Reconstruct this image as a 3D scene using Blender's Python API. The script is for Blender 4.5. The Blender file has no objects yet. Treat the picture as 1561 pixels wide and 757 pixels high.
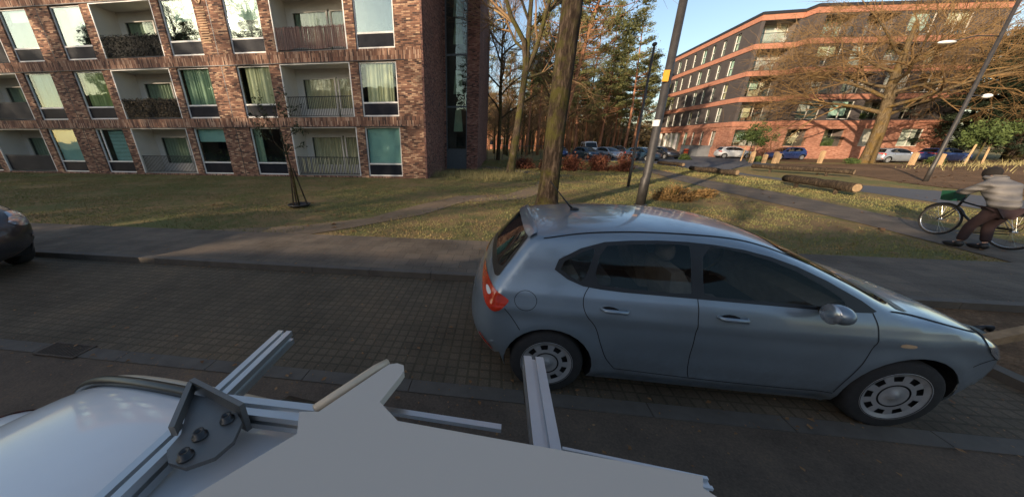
import bpy, bmesh, math, random
import numpy as np
from mathutils import Vector, Matrix, geometry
R = math.radians
scene = bpy.context.scene
col = scene.collection
rnd = random.Random(7)

# ------------------------------------------------------------------ camera, sky, sun, exposure
cam_d = bpy.data.cameras.new('camera'); cam = bpy.data.objects.new('camera', cam_d); col.objects.link(cam)
cam.location = (0, 0, 2.05); cam.rotation_euler = (R(90 - 19.65), 0, R(7.4))
cam_d.sensor_width = 36; cam_d.lens = 36 * 456 / 1561; cam_d.shift_x = 0.0516
cam_d.clip_start = 0.02; cam_d.clip_end = 3000
scene.camera = cam
SUN_AZ, SUN_EL = 220, 15.0        # clockwise from +Y
w = bpy.data.worlds.new('World'); scene.world = w; w.use_nodes = True
nt = w.node_tree; nt.nodes.clear()
sky = nt.nodes.new('ShaderNodeTexSky'); sky.sky_type = 'NISHITA'; sky.sun_disc = False
sky.sun_elevation = R(SUN_EL); sky.sun_rotation = R(SUN_AZ); sky.air_density = 1.0; sky.dust_density = 1.3; sky.ozone_density = 1.0
bg = nt.nodes.new('ShaderNodeBackground'); bg.inputs[1].default_value = 0.15
wo = nt.nodes.new('ShaderNodeOutputWorld')
nt.links.new(sky.outputs[0], bg.inputs[0]); nt.links.new(bg.outputs[0], wo.inputs[0])
sd = bpy.data.lights.new('sun', 'SUN'); sun = bpy.data.objects.new('sun', sd); col.objects.link(sun)
sd.energy = 5.0; sd.angle = R(0.45); sd.color = (1.0, 0.80, 0.58)
sv = Vector((math.sin(R(SUN_AZ)) * math.cos(R(SUN_EL)), math.cos(R(SUN_AZ)) * math.cos(R(SUN_EL)), math.sin(R(SUN_EL))))
sun.rotation_euler = sv.to_track_quat('Z', 'Y').to_euler()
vs = scene.view_settings; vs.view_transform = 'Standard'; vs.look = 'None'; vs.gamma = 1; vs.exposure = 0.55
vs.use_curve_mapping = False

# ------------------------------------------------------------------ materials
def new_mat(name):
    m = bpy.data.materials.new(name); m.use_nodes = True
    n = m.node_tree.nodes; b = n['Principled BSDF']
    return m, m.node_tree, b
def rgb(c): return (c[0], c[1], c[2], 1)
def noise_tex(t, scale, detail=4, rough=.6, vec=None):
    n = t.nodes.new('ShaderNodeTexNoise'); n.inputs['Scale'].default_value = scale
    n.inputs['Detail'].default_value = detail; n.inputs['Roughness'].default_value = rough
    if vec: t.links.new(vec, n.inputs['Vector'])
    return n
def ramp(t, fac, stops):
    r = t.nodes.new('ShaderNodeValToRGB'); e = r.color_ramp.elements
    while len(e) < len(stops): e.new(0.5)
    for i, (p, c) in enumerate(stops): e[i].position = p; e[i].color = rgb(c)
    t.links.new(fac, r.inputs[0]); return r
def bump(t, b, h, strength=.3, dist=.02):
    n = t.nodes.new('ShaderNodeBump'); n.inputs['Strength'].default_value = strength; n.inputs['Distance'].default_value = dist
    t.links.new(h, n.inputs['Height']); t.links.new(n.outputs[0], b.inputs['Normal']); return n
def mixc(t, fac, a, b, mode='MIX'):
    n = t.nodes.new('ShaderNodeMix'); n.data_type = 'RGBA'; n.blend_type = mode
    for s, v in ((0, fac), (6, a), (7, b)):
        if isinstance(v, (int, float)): n.inputs[s].default_value = v
        elif isinstance(v, tuple): n.inputs[s].default_value = rgb(v)
        else: t.links.new(v, n.inputs[s])
    return n.outputs[2]
def coords(t, kind='Object'):
    return t.nodes.new('ShaderNodeTexCoord').outputs[kind]
def geopos(t): return t.nodes.new('ShaderNodeNewGeometry').outputs['Position']
def mat_plain(name, c, rough=.6, metal=0, var=.15, scale=6, spec=.5, coat=0, bmp=0):
    m, t, b = new_mat(name)
    n = noise_tex(t, scale, 5, .6, coords(t))
    r = ramp(t, n.outputs[0], [(.3, tuple(x * (1 - var) for x in c)), (.7, tuple(min(1, x * (1 + var)) for x in c))])
    t.links.new(r.outputs[0], b.inputs['Base Color'])
    b.inputs['Roughness'].default_value = rough; b.inputs['Metallic'].default_value = metal
    b.inputs['Specular IOR Level'].default_value = spec; b.inputs['Coat Weight'].default_value = coat
    b.inputs['Coat Roughness'].default_value = .06
    if bmp: bump(t, b, n.outputs[0], bmp, .01)
    return m
def wall_vec(t, swap=False, scale=1.0):
    s = t.nodes.new('ShaderNodeSeparateXYZ'); t.links.new(geopos(t), s.inputs[0])
    a = t.nodes.new('ShaderNodeMath'); a.operation = 'ADD'; t.links.new(s.outputs[0], a.inputs[0]); t.links.new(s.outputs[1], a.inputs[1])
    c = t.nodes.new('ShaderNodeCombineXYZ')
    t.links.new(a.outputs[0], c.inputs[1 if swap else 0]); t.links.new(s.outputs[2], c.inputs[0 if swap else 1])
    return c.outputs[0]
def mat_brick(name, c1, c2, mortar, bw=.22, bh=.07, swap=False, dark=(.05, .03, .025), light=None, strength=.5, thr=(.42, .58), morts=.008):
    m, t, b = new_mat(name)
    v = wall_vec(t, swap)
    k = t.nodes.new('ShaderNodeTexBrick'); t.links.new(v, k.inputs['Vector'])
    k.inputs['Scale'].default_value = 1; k.inputs['Brick Width'].default_value = bw; k.inputs['Row Height'].default_value = bh
    k.inputs['Mortar Size'].default_value = morts; k.inputs['Bias'].default_value = 0
    k.inputs['Color1'].default_value = rgb((0, 0, 0)); k.inputs['Color2'].default_value = rgb((1, 1, 1)); k.inputs['Mortar'].default_value = rgb((.5, .5, .5))
    k.offset = .5
    rr = ramp(t, k.outputs['Color'], [(.0, dark), (.28, c1), (.7, c2), (1.0, light or c2)])
    n = noise_tex(t, .45, 5, .6, geopos(t)); rn = ramp(t, n.outputs[0], [(.35, (.72, .7, .7)), (.65, (1.15, 1.12, 1.1))])
    cc = mixc(t, 1.0, rr.outputs[0], rn.outputs[0], 'MULTIPLY')
    cc = mixc(t, k.outputs['Fac'], cc, mortar)
    t.links.new(cc, b.inputs['Base Color']); b.inputs['Roughness'].default_value = .9
    inv = t.nodes.new('ShaderNodeMath'); inv.operation = 'SUBTRACT'; inv.inputs[0].default_value = 1; t.links.new(k.outputs['Fac'], inv.inputs[1])
    bump(t, b, inv.outputs[0], strength, .012)
    return m
def mat_glass(name, tint=(.55, .7, .62), refl=.22, rough=.02):
    """window glass: lets you look in, mirrors the surroundings"""
    m = bpy.data.materials.new(name); m.use_nodes = True; t = m.node_tree; t.nodes.clear()
    o = t.nodes.new('ShaderNodeOutputMaterial'); tr = t.nodes.new('ShaderNodeBsdfTransparent'); tr.inputs[0].default_value = rgb(tint)
    gl = t.nodes.new('ShaderNodeBsdfGlossy'); gl.inputs['Roughness'].default_value = rough; gl.inputs[0].default_value = rgb((.62, .74, .74))
    ge = t.nodes.new('ShaderNodeNewGeometry'); dt = t.nodes.new('ShaderNodeVectorMath'); dt.operation = 'DOT_PRODUCT'
    t.links.new(ge.outputs['Incoming'], dt.inputs[0]); t.links.new(ge.outputs['Normal'], dt.inputs[1])
    def mth(op, x, y=None):
        q = t.nodes.new('ShaderNodeMath'); q.operation = op; q.use_clamp = op == 'ADD'
        for k_, v in ((0, x), (1, y)):
            if v is None: continue
            if isinstance(v, (int, float)): q.inputs[k_].default_value = v
            else: t.links.new(v, q.inputs[k_])
        return q.outputs[0]
    pw = mth('POWER', mth('SUBTRACT', 1.0, mth('ABSOLUTE', dt.outputs['Value'])), 5.0)
    a_out = mth('ADD', mth('MULTIPLY', pw, .9), .04 + refl)
    n = noise_tex(t, .9, 2, .5, geopos(t)); bp = t.nodes.new('ShaderNodeBump'); bp.inputs['Strength'].default_value = .25; bp.inputs['Distance'].default_value = .02
    t.links.new(n.outputs[0], bp.inputs['Height']); t.links.new(bp.outputs[0], gl.inputs['Normal'])
    mx = t.nodes.new('ShaderNodeMixShader'); t.links.new(a_out, mx.inputs[0]); t.links.new(tr.outputs[0], mx.inputs[1]); t.links.new(gl.outputs[0], mx.inputs[2])
    t.links.new(mx.outputs[0], o.inputs[0]); return m
def mat_ground(name, stops, scales=(.35, 3.5, 30), rough=.95, bmp=.6, dist=.03):
    m, t, b = new_mat(name); p = geopos(t)
    n1 = noise_tex(t, scales[0], 5, .6, p); n2 = noise_tex(t, scales[1], 6, .7, p); n3 = noise_tex(t, scales[2], 4, .7, p)
    a = mixc(t, .5, n1.outputs[0], n2.outputs[0]); a = mixc(t, .35, a, n3.outputs[0])
    r = ramp(t, a, stops); t.links.new(r.outputs[0], b.inputs['Base Color'])
    b.inputs['Roughness'].default_value = rough; b.inputs['Specular IOR Level'].default_value = .2
    bump(t, b, n3.outputs[0], bmp, dist); return m
def mat_pavers(name, bw, bh, c1, c2, mortar, swap=False, leafy=.5, ms=.006, rot=0, gridv=False):
    m, t, b = new_mat(name); p = geopos(t)
    mp = t.nodes.new('ShaderNodeMapping'); mp.inputs['Rotation'].default_value[2] = rot; t.links.new(p, mp.inputs[0])
    k = t.nodes.new('ShaderNodeTexBrick'); t.links.new(mp.outputs[0], k.inputs['Vector'])
    k.inputs['Scale'].default_value = 1; k.inputs['Brick Width'].default_value = bw; k.inputs['Row Height'].default_value = bh
    k.inputs['Mortar Size'].default_value = ms; k.inputs['Mortar Smooth'].default_value = .3
    if gridv: k.offset = 0
    k.inputs['Color1'].default_value = rgb(c1); k.inputs['Color2'].default_value = rgb(c2); k.inputs['Mortar'].default_value = rgb(mortar)
    n = noise_tex(t, .8, 6, .65, p); rn = ramp(t, n.outputs[0], [(.3, (.55, .52, .46)), (.5, (1, .97, .9)), (.7, (1.4, 1.25, 1.08))])
    cc = mixc(t, 1, k.outputs[0], rn.outputs[0], 'MULTIPLY')
    nf = noise_tex(t, 60, 4, .8, p); rf_ = ramp(t, nf.outputs[0], [(.3, (.6, .6, .6)), (.7, (1.4, 1.4, 1.4))]); cc = mixc(t, .8, cc, rf_.outputs[0], 'MULTIPLY')
    n2 = noise_tex(t, 28, 3, .7, p); r2 = ramp(t, n2.outputs[0], [(.62, (0, 0, 0)), (.74, (1, 1, 1))])
    n3 = noise_tex(t, .6, 3, .6, p); r3 = ramp(t, n3.outputs[0], [(.42, (0, 0, 0)), (.62, (leafy, leafy, leafy))])
    f = mixc(t, 1, r2.outputs[0], r3.outputs[0], 'MULTIPLY')
    cc = mixc(t, f, cc, (.16, .09, .045))
    t.links.new(cc, b.inputs['Base Color']); b.inputs['Roughness'].default_value = .85; b.inputs['Specular IOR Level'].default_value = .3
    inv = t.nodes.new('ShaderNodeMath'); inv.operation = 'SUBTRACT'; inv.inputs[0].default_value = 1; t.links.new(k.outputs['Fac'], inv.inputs[1])
    ad = t.nodes.new('ShaderNodeMath'); ad.inputs[1].default_value = .5; ad.operation = 'MULTIPLY_ADD'; t.links.new(n2.outputs[0], ad.inputs[0]); t.links.new(inv.outputs[0], ad.inputs[2])
    bump(t, b, ad.outputs[0], .3, .010); return m
def mat_foliage(name, a, b_, c, scale=1.2, trans=.15):
    m, t, b = new_mat(name)
    n = noise_tex(t, scale, 4, .7, geopos(t)); r = ramp(t, n.outputs[0], [(.3, a), (.5, b_), (.7, c)])
    t.links.new(r.outputs[0], b.inputs['Base Color']); b.inputs['Roughness'].default_value = .75; b.inputs['Specular IOR Level'].default_value = .2
    return m
def mat_bark(name, a, b_, c, scale=3, moss=None):
    m, t, b = new_mat(name); p = geopos(t)
    mp = t.nodes.new('ShaderNodeMapping'); mp.inputs['Scale'].default_value = (1, 1, .22); t.links.new(p, mp.inputs[0])
    n = noise_tex(t, scale * 5, 6, .7, mp.outputs[0]); r = ramp(t, n.outputs[0], [(.3, a), (.5, b_), (.7, c)])
    cc = r.outputs[0]
    if moss:
        n2 = noise_tex(t, 1.6, 5, .7, p); r2 = ramp(t, n2.outputs[0], [(.45, (0, 0, 0)), (.6, (.85, .85, .85))])
        cc = mixc(t, r2.outputs[0], cc, moss)
    t.links.new(cc, b.inputs['Base Color']); b.inputs['Roughness'].default_value = .95; b.inputs['Specular IOR Level'].default_value = .15
    bump(t, b, n.outputs[0], 1.0, .09); return m

M = {}
M['brick'] = mat_brick('multicolour brick', (.20, .09, .055), (.37, .19, .115), (.14, .095, .075), .23, .075, light=(.60, .40, .25))
M['soldier'] = mat_brick('upright brick band', (.20, .09, .055), (.34, .18, .11), (.15, .10, .08), .42, .075, swap=True, light=(.54, .36, .25))
M['darkbrick'] = mat_brick('dark wing brick', (.15, .062, .045), (.23, .105, .08), (.13, .09, .08), .22, .075, dark=(.035, .02, .02), light=(.30, .17, .13))  # darker copy of the facade brick, shade put into its colour
M['orangebrick'] = mat_brick('orange brick', (.34, .145, .09), (.41, .19, .125), (.32, .18, .13), .30, .1, dark=(.27, .11, .07), light=(.48, .25, .17), strength=.2)
M['orangeband'] = mat_plain('orange brick band', (.40, .175, .112), .85, var=.14, scale=3)
M['greyclad'] = mat_plain('dark grey cladding', (.066, .056, .054), .7, var=.1, scale=2)
M['greypanel'] = mat_plain('warm grey cladding panel', (.155, .125, .11), .7, var=.08, scale=2)
M['darkmetal'] = mat_plain('dark metal', (.03, .03, .035), .45, .3, .1)
M['greymetal'] = mat_plain('blue grey window metal', (.07, .085, .10), .45, .2, .1)
M['whiteframe'] = mat_plain('white window frame', (.80, .77, .73), .45, 0, .04)
M['glass'] = mat_glass('window glass', (.93, .97, .955), .02)
M['glassb'] = mat_glass('upper window glass', (.90, .96, .94), .20)
M['glassfar'] = mat_glass('far window glass', (.92, .93, .92), .03)
M['sillpanel'] = mat_plain('dark glass sill panel', (.014, .016, .024), .5, 0, .2, 3, .12)
M['cream'] = mat_plain('cream plaster', (.62, .58, .52), .85, var=.05, scale=1.5)
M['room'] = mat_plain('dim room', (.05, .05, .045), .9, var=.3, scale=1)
M['curtain_teal'] = mat_plain('teal blind', (.27, .46, .42), .9, var=.06, scale=1.5)
M['curtain_yellow'] = mat_plain('yellow green curtain', (.45, .48, .20), .9, var=.15, scale=2)
M['curtain_cream'] = mat_plain('cream curtain', (.62, .58, .38), .9, var=.1, scale=2)
M['curtain_green'] = mat_plain('grey green curtain', (.28, .36, .25), .9, var=.12, scale=2)
M['blind_pale'] = mat_plain('pale green blind', (.50, .64, .54), .9, var=.05, scale=2)
M['slats'] = mat_plain('venetian slats', (.30, .50, .46), .6, var=.1, scale=3)
M['rail'] = mat_plain('black railing', (.012, .012, .014), .7, 0, .1)
M['screen'] = mat_plain('pinkish willow screen', (.21, .13, .11), .85, var=.5, scale=22)
M['hedgescreen'] = mat_foliage('clipped screen leaves', (.025, .02, .015), (.07, .055, .035), (.22, .17, .11), 14)
M['hedgescreen2'] = mat_foliage('dark screen leaves', (.012, .012, .012), (.03, .03, .025), (.09, .085, .07), 14)
M['darkpanel'] = mat_plain('dark balcony panel', (.016, .016, .019), .8, 0, .3, 2)
M['asphalt'] = mat_ground('worn asphalt', [(.36, (.066, .045, .032)), (.46, (.100, .074, .054)), (.55, (.140, .100, .070)), (.66, (.22, .13, .07))], (.3, 3, 60), .9, .5, .01)
M['road'] = mat_ground('blue grey asphalt', [(.3, (.085, .088, .10)), (.6, (.12, .122, .13)), (.8, (.15, .14, .13))], (.3, 2, 40), .85, .3, .01)
M['path'] = mat_pavers('path tiles', .30, .30, (.115, .094, .077), (.145, .120, .098), (.078, .065, .052), leafy=.4)
M['parking'] = mat_pavers('parking setts', .105, .105, (.125, .096, .068), (.100, .078, .055), (.074, .060, .040), leafy=.9, ms=.012, gridv=True)
M['kerb'] = mat_plain('kerb stone', (.10, .083, .066), .85, 0, .2, 5, bmp=.3)
M['grass'] = mat_ground('short winter lawn', [(.38, (.30, .18, .095)), (.47, (.27, .185, .085)), (.54, (.14, .145, .052)), (.68, (.19, .19, .075))], (.28, 1.6, 22), 1, 1, .05)
M['dirt'] = mat_ground('trodden dirt', [(.36, (.15, .115, .06)), (.5, (.22, .155, .10)), (.65, (.30, .22, .15))], (.6, 5, 40), 1, .6, .02)
M['litter'] = mat_ground('leaf littered soil', [(.3, (.07, .045, .028)), (.5, (.15, .09, .05)), (.62, (.30, .18, .10)), (.8, (.44, .30, .17))], (.2, 2, 18), 1, 1, .05)
M['blade'] = mat_foliage('grass blades', (.30, .19, .09), (.17, .165, .06), (.21, .20, .08), .7)
M['leafbrown'] = mat_foliage('fallen leaves', (.12, .05, .02), (.24, .12, .05), (.36, .21, .10), 9)
M['beech'] = mat_foliage('copper beech leaves', (.06, .022, .015), (.14, .05, .03), (.27, .11, .06), 1.4)
M['brownbush'] = mat_foliage('dry brown bush', (.10, .055, .02), (.22, .13, .05), (.34, .22, .09), 3)
M['drygrass'] = mat_foliage('dry grass', (.16, .12, .06), (.30, .25, .11), (.42, .38, .18), 1.5)
M['greenbush'] = mat_foliage('green bush', (.03, .05, .018), (.07, .10, .03), (.14, .18, .06), 2)
M['pineleaf'] = mat_foliage('pine needles', (.07, .075, .028), (.13, .135, .05), (.21, .20, .08), .7)
M['darkleaf'] = mat_foliage('dark evergreen', (.010, .018, .012), (.022, .034, .018), (.045, .06, .03), .8)
M['twig'] = mat_foliage('fine brown twigs', (.15, .09, .05), (.26, .16, .085), (.36, .25, .13), .6)
M['oaktwig'] = mat_foliage('mossy oak twigs', (.10, .062, .030), (.18, .11, .048), (.26, .165, .07), .5)
M['bark'] = mat_bark('brown bark', (.03, .022, .016), (.085, .062, .044), (.16, .125, .09), 3, (.09, .085, .02))
M['barkmoss'] = mat_bark('mossy dark bark', (.010, .007, .005), (.04, .028, .02), (.13, .095, .068), 2.2, (.06, .055, .014))
M['oakbark'] = mat_bark('golden mossy oak bark', (.05, .035, .02), (.13, .095, .055), (.22, .17, .105), 2, (.15, .095, .03))
M['pinebark'] = mat_bark('orange pine bark', (.16, .075, .045), (.32, .15, .085), (.46, .25, .15), 1.2)
M['pole'] = mat_plain('grey lamp post paint', (.055, .05, .047), .5, .3, .25, 4)
M['paledge'] = mat_plain('white lamp housing', (.8, .8, .78), .4, 0, .05)
M['yellowbox'] = mat_plain('amber sign', (.75, .36, .04), .5, 0, .1)
M['sticker'] = mat_plain('white sticker', (.75, .73, .7), .6, 0, .08, 30)
M['log'] = mat_bark('log wood', (.015, .011, .008), (.055, .04, .028), (.15, .11, .07), 3)
M['logend'] = mat_plain('sawn log end', (.30, .20, .11), .9, 0, .3, 12)
M['stake'] = mat_plain('pale wooden stake', (.46, .30, .16), .8, 0, .2, 8)
M['bluegrey'] = None
def paint(name, c, rough=.35, metal=.5, coat=1.0):
    m, t, b = new_mat(name); n = noise_tex(t, 1.3, 5, .6, coords(t))
    r = ramp(t, n.outputs[0], [(.3, tuple(x * .90 for x in c)), (.7, tuple(x * 1.08 for x in c))])
    sz = t.nodes.new('ShaderNodeSeparateXYZ'); t.links.new(coords(t), sz.inputs[0])      # road dust splashed on the lower flanks
    ds = ramp(t, sz.outputs[2], [(.16, (.55, .55, .55)), (.62, (0, 0, 0))]); nd = noise_tex(t, 9, 6, .75, coords(t)); rd = ramp(t, nd.outputs[0], [(.35, (.2, .2, .2)), (.65, (1, 1, 1))])
    fd = mixc(t, 1, ds.outputs[0], rd.outputs[0], 'MULTIPLY'); t.links.new(mixc(t, fd, r.outputs[0], (.10, .082, .064)), b.inputs['Base Color'])
    n2 = noise_tex(t, 5, 4, .7, coords(t)); rr = ramp(t, n2.outputs[0], [(.35, (rough - .06,) * 3), (.7, (rough + .14,) * 3)]); t.links.new(rr.outputs[0], b.inputs['Roughness'])
    b.inputs['Metallic'].default_value = metal; b.inputs['Coat Weight'].default_value = coat; b.inputs['Coat Roughness'].default_value = .07
    return m
M['p_bluegrey'] = paint('blue grey metallic paint', (.225, .275, .32))
M['p_dark'] = paint('near black paint', (.02, .02, .026), .35, .2)
M['p_white'] = paint('white paint', (.72, .73, .74), .4, 0, .8)
M['p_blue'] = paint('deep blue paint', (.02, .045, .17), .3, .3)
M['p_navy'] = paint('dark teal blue paint', (.02, .05, .09), .3, .3)
M['p_silver'] = paint('silver paint', (.38, .41, .46), .35, .5)
M['carglass'] = mat_plain('dark car glass', (.006, .007, .007), .03, 0, .1, 2, .62)
M['cabin'] = mat_plain('dark cabin cloth', (.14, .13, .12), .9, 0, .2, 10)
M['carpane'] = mat_glass('tinted car side glass', (.80, .82, .81), -.01)
M['blacktrim'] = mat_plain('black trim', (.009, .009, .010), .4, 0, .15, 8)
M['gap'] = mat_plain('panel gap', (.004, .004, .005), .8, 0, .1)
M['tyre'] = mat_plain('tyre rubber', (.022, .021, .021), .85, 0, .25, 14, bmp=.2)
M['hub'] = mat_plain('grey hubcap plastic', (.34, .34, .34), .4, .3, .15, 9)
M['tail'] = mat_plain('red lamp lens', (.55, .035, .012), .12, 0, .25, 14, .6, .8)
M['amber'] = mat_plain('clear amber lens', (.60, .42, .26), .2, 0, .15, 14)
M['headlight'] = mat_plain('headlamp lens', (.42, .43, .45), .06, .6, .3, 16, .6, 1)
M['alu'] = mat_plain('brushed aluminium', (.60, .60, .59), .32, .85, .05, 20)
M['bracket'] = mat_plain('grey cast bracket', (.17, .165, .155), .42, .6, .12, 8)
M['bolt'] = mat_plain('dark steel bolt', (.06, .06, .06), .4, .8, .1)
M['board'] = mat_plain('plain grey board', (.56, .49, .415), .95, 0, .01, 2, .0)
M['beige'] = mat_plain('pale beige trim', (.58, .46, .33), .4, .1, .1, 3)
M['seal'] = mat_plain('dark rubber seal', (.022, .024, .022), .35, 0, .1)
M['skin'] = mat_plain('skin', (.45, .26, .19), .6, 0, .08)
M['hair'] = mat_plain('dark hair', (.012, .009, .008), .95, 0, .2, 20)
M['trouser'] = mat_plain('dark red trousers', (.026, .012, .013), .85, 0, .2, 8)
M['shoe'] = mat_plain('black shoe', (.015, .015, .016), .5, 0, .1)
M['green'] = mat_plain('green crate plastic', (.015, .09, .05), .5, 0, .1)
M['chrome'] = mat_plain('worn chrome', (.5, .5, .5), .25, .9, .1)
M['red'] = mat_plain('red plastic', (.55, .09, .035), .5, 0, .1)
M['roof_tile'] = mat_plain('orange roof tiles', (.42, .15, .06), .85, 0, .2, 3)
M['houseb'] = mat_plain('brown house brick', (.22, .12, .08), .9, 0, .2, 3)
M['greywall'] = mat_plain('grey rendered wall', (.16, .17, .18), .8, 0, .12, 2)
M['iron'] = mat_plain('cast iron', (.085, .06, .042), .8, .1, .2, 12)
def jacket_mat():
    m, t, b = new_mat('quilted pale jacket')
    wv = t.nodes.new('ShaderNodeTexWave'); wv.bands_direction = 'Z'; wv.inputs['Scale'].default_value = 2.6; wv.inputs['Distortion'].default_value = 1.5
    t.links.new(geopos(t), wv.inputs[0])
    r = ramp(t, wv.outputs['Fac'], [(.1, (.15, .138, .13)), (.35, (.172, .158, .148)), (.8, (.19, .175, .163))]); t.links.new(r.outputs[0], b.inputs['Base Color'])
    b.inputs['Roughness'].default_value = .7; bump(t, b, wv.outputs['Fac'], .8, .03); return m
M['jacket'] = jacket_mat()

# ------------------------------------------------------------------ helpers
def tag(o, label=None, cat=None, group=None, kind=None):
    if label: o['label'] = label
    if cat: o['category'] = cat
    if group: o['group'] = group
    if kind: o['kind'] = kind
    return o
def empty(name, loc=(0, 0, 0), rz=0):
    o = bpy.data.objects.new(name, None); col.objects.link(o); o.location = loc; o.rotation_euler = (0, 0, rz)
    o.empty_display_size = .2; return o
def children(o): return [c for c in bpy.data.objects if c.parent == o]
def copy_tree(o, parent=None, swap=None):
    c = o.copy(); col.objects.link(c); c.parent = parent
    if swap and o.type == 'MESH' and o.data.materials:
        pass
    for ch in o.children: copy_tree(ch, c, swap)
    return c
class MB:
    def __init__(s): s.v = []; s.f = []
    def add(s, vs_, fs):
        n = len(s.v); s.v += [tuple(p) for p in vs_]; s.f += [tuple(i + n for i in f) for f in fs]; return s
    def box(s, x0, x1, y0, y1, z0, z1):
        return s.add([(x0, y0, z0), (x1, y0, z0), (x1, y1, z0), (x0, y1, z0), (x0, y0, z1), (x1, y0, z1), (x1, y1, z1), (x0, y1, z1)],
                     [(0, 3, 2, 1), (4, 5, 6, 7), (0, 1, 5, 4), (1, 2, 6, 5), (2, 3, 7, 6), (3, 0, 4, 7)])
    def bar(s, a, b, w_, h, up=(0, 0, 1)):
        a = Vector(a); b = Vector(b); d = (b - a).normalized(); u = Vector(up)
        if abs(d.dot(u)) > .98: u = Vector((1, 0, 0))
        x = d.cross(u).normalized() * w_ / 2; y = x.cross(d).normalized() * h / 2
        return s.add([a - x - y, a + x - y, a + x + y, a - x + y, b - x - y, b + x - y, b + x + y, b - x + y],
                     [(0, 1, 2, 3), (7, 6, 5, 4), (0, 4, 5, 1), (1, 5, 6, 2), (2, 6, 7, 3), (3, 7, 4, 0)])
    def tube(s, pts, rad, n=6, cap=True):
        pts = [Vector(p) for p in pts]
        if not hasattr(rad, '__len__'): rad = [rad] * len(pts)
        base = len(s.v); ux = None
        for i, p in enumerate(pts):
            d = (pts[min(i + 1, len(pts) - 1)] - pts[max(i - 1, 0)])
            if d.length < 1e-9: d = Vector((0, 0, 1))
            d.normalize()
            if ux is None:
                ux = d.orthogonal().normalized()
            else:
                ux = (ux - d * ux.dot(d)); ux = ux.normalized() if ux.length > 1e-6 else d.orthogonal().normalized()
            uy = d.cross(ux)
            for k in range(n):
                a = 2 * math.pi * k / n
                s.v.append(tuple(p + (ux * math.cos(a) + uy * math.sin(a)) * rad[i]))
        for i in range(len(pts) - 1):
            for k in range(n):
                a = base + i * n + k; b = base + i * n + (k + 1) % n
                s.f.append((a, b, b + n, a + n))
        if cap and n > 2:
            s.f.append(tuple(base + k for k in reversed(range(n)))); e = base + (len(pts) - 1) * n
            s.f.append(tuple(e + k for k in range(n)))
        return s
    def lathe(s, prof, n=24, axis='Z', at=(0, 0, 0)):
        base = len(s.v)
        for r, h in prof:
            for k in range(n):
                a = 2 * math.pi * k / n; c, q = r * math.cos(a), r * math.sin(a)
                p = {'Z': (c, q, h), 'Y': (c, h, q), 'X': (h, c, q)}[axis]
                s.v.append((p[0] + at[0], p[1] + at[1], p[2] + at[2]))
        for i in range(len(prof) - 1):
            for k in range(n):
                a = base + i * n + k; b = base + i * n + (k + 1) % n; s.f.append((a, b, b + n, a + n))
        return s
    def prism(s, poly, z0, z1, tf=None):
        n = len(poly); tf = tf or (lambda x, y, z: (x, y, z))
        return s.add([tf(x, y, z0) for x, y in poly] + [tf(x, y, z1) for x, y in poly],
                     [tuple(reversed(range(n))), tuple(range(n, 2 * n))] + [(i, (i + 1) % n, (i + 1) % n + n, i + n) for i in range(n)])
    def ball(s, c, r, nu=8, nv=6, sc=(1, 1, 1), jit=0, rg=None):
        base = len(s.v)
        for j in range(nv + 1):
            t = math.pi * j / nv
            for k in range(nu):
                a = 2 * math.pi * k / nu; q = r * (1 + (rg.uniform(-jit, jit) if rg else 0))
                s.v.append((c[0] + q * sc[0] * math.sin(t) * math.cos(a), c[1] + q * sc[1] * math.sin(t) * math.sin(a), c[2] + q * sc[2] * math.cos(t)))
        for j in range(nv):
            for k in range(nu):
                a = base + j * nu + k; b = base + j * nu + (k + 1) % nu; s.f.append((a, a + nu, b + nu, b))
        return s
    def build(s, name, mat, parent=None, smooth=False, fix=False):
        me = bpy.data.meshes.new(name); me.from_pydata(s.v, [], s.f)
        if fix:
            bm = bmesh.new(); bm.from_mesh(me); bmesh.ops.remove_doubles(bm, verts=bm.verts, dist=1e-5); bmesh.ops.recalc_face_normals(bm, faces=bm.faces); bm.to_mesh(me); bm.free()
        o = bpy.data.objects.new(name, me); col.objects.link(o)
        if isinstance(mat, str): mat = M[mat]
        me.materials.append(mat)
        if smooth: me.polygons.foreach_set('use_smooth', [True] * len(me.polygons))
        me.update()
        if parent: o.parent = parent
        return o
def np_mesh(name, V, F, mat, parent=None):
    me = bpy.data.meshes.new(name); V = np.asarray(V, dtype=np.float32); F = np.asarray(F, dtype=np.int32)
    me.vertices.add(len(V)); me.vertices.foreach_set('co', V.ravel()); k = F.shape[1]
    me.loops.add(F.size); me.loops.foreach_set('vertex_index', F.ravel())
    me.polygons.add(len(F)); me.polygons.foreach_set('loop_start', np.arange(0, F.size, k, dtype=np.int32))
    me.update(calc_edges=True); me.validate()
    o = bpy.data.objects.new(name, me); col.objects.link(o); me.materials.append(M[mat] if isinstance(mat, str) else mat)
    if parent: o.parent = parent
    return o
def sheet(name, poly, z, mat):
    mb = MB(); n = len(poly); mb.add([(x, y, z) for x, y in poly], [tuple(range(n))])
    return tag(mb.build(name, mat), kind='structure')

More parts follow.
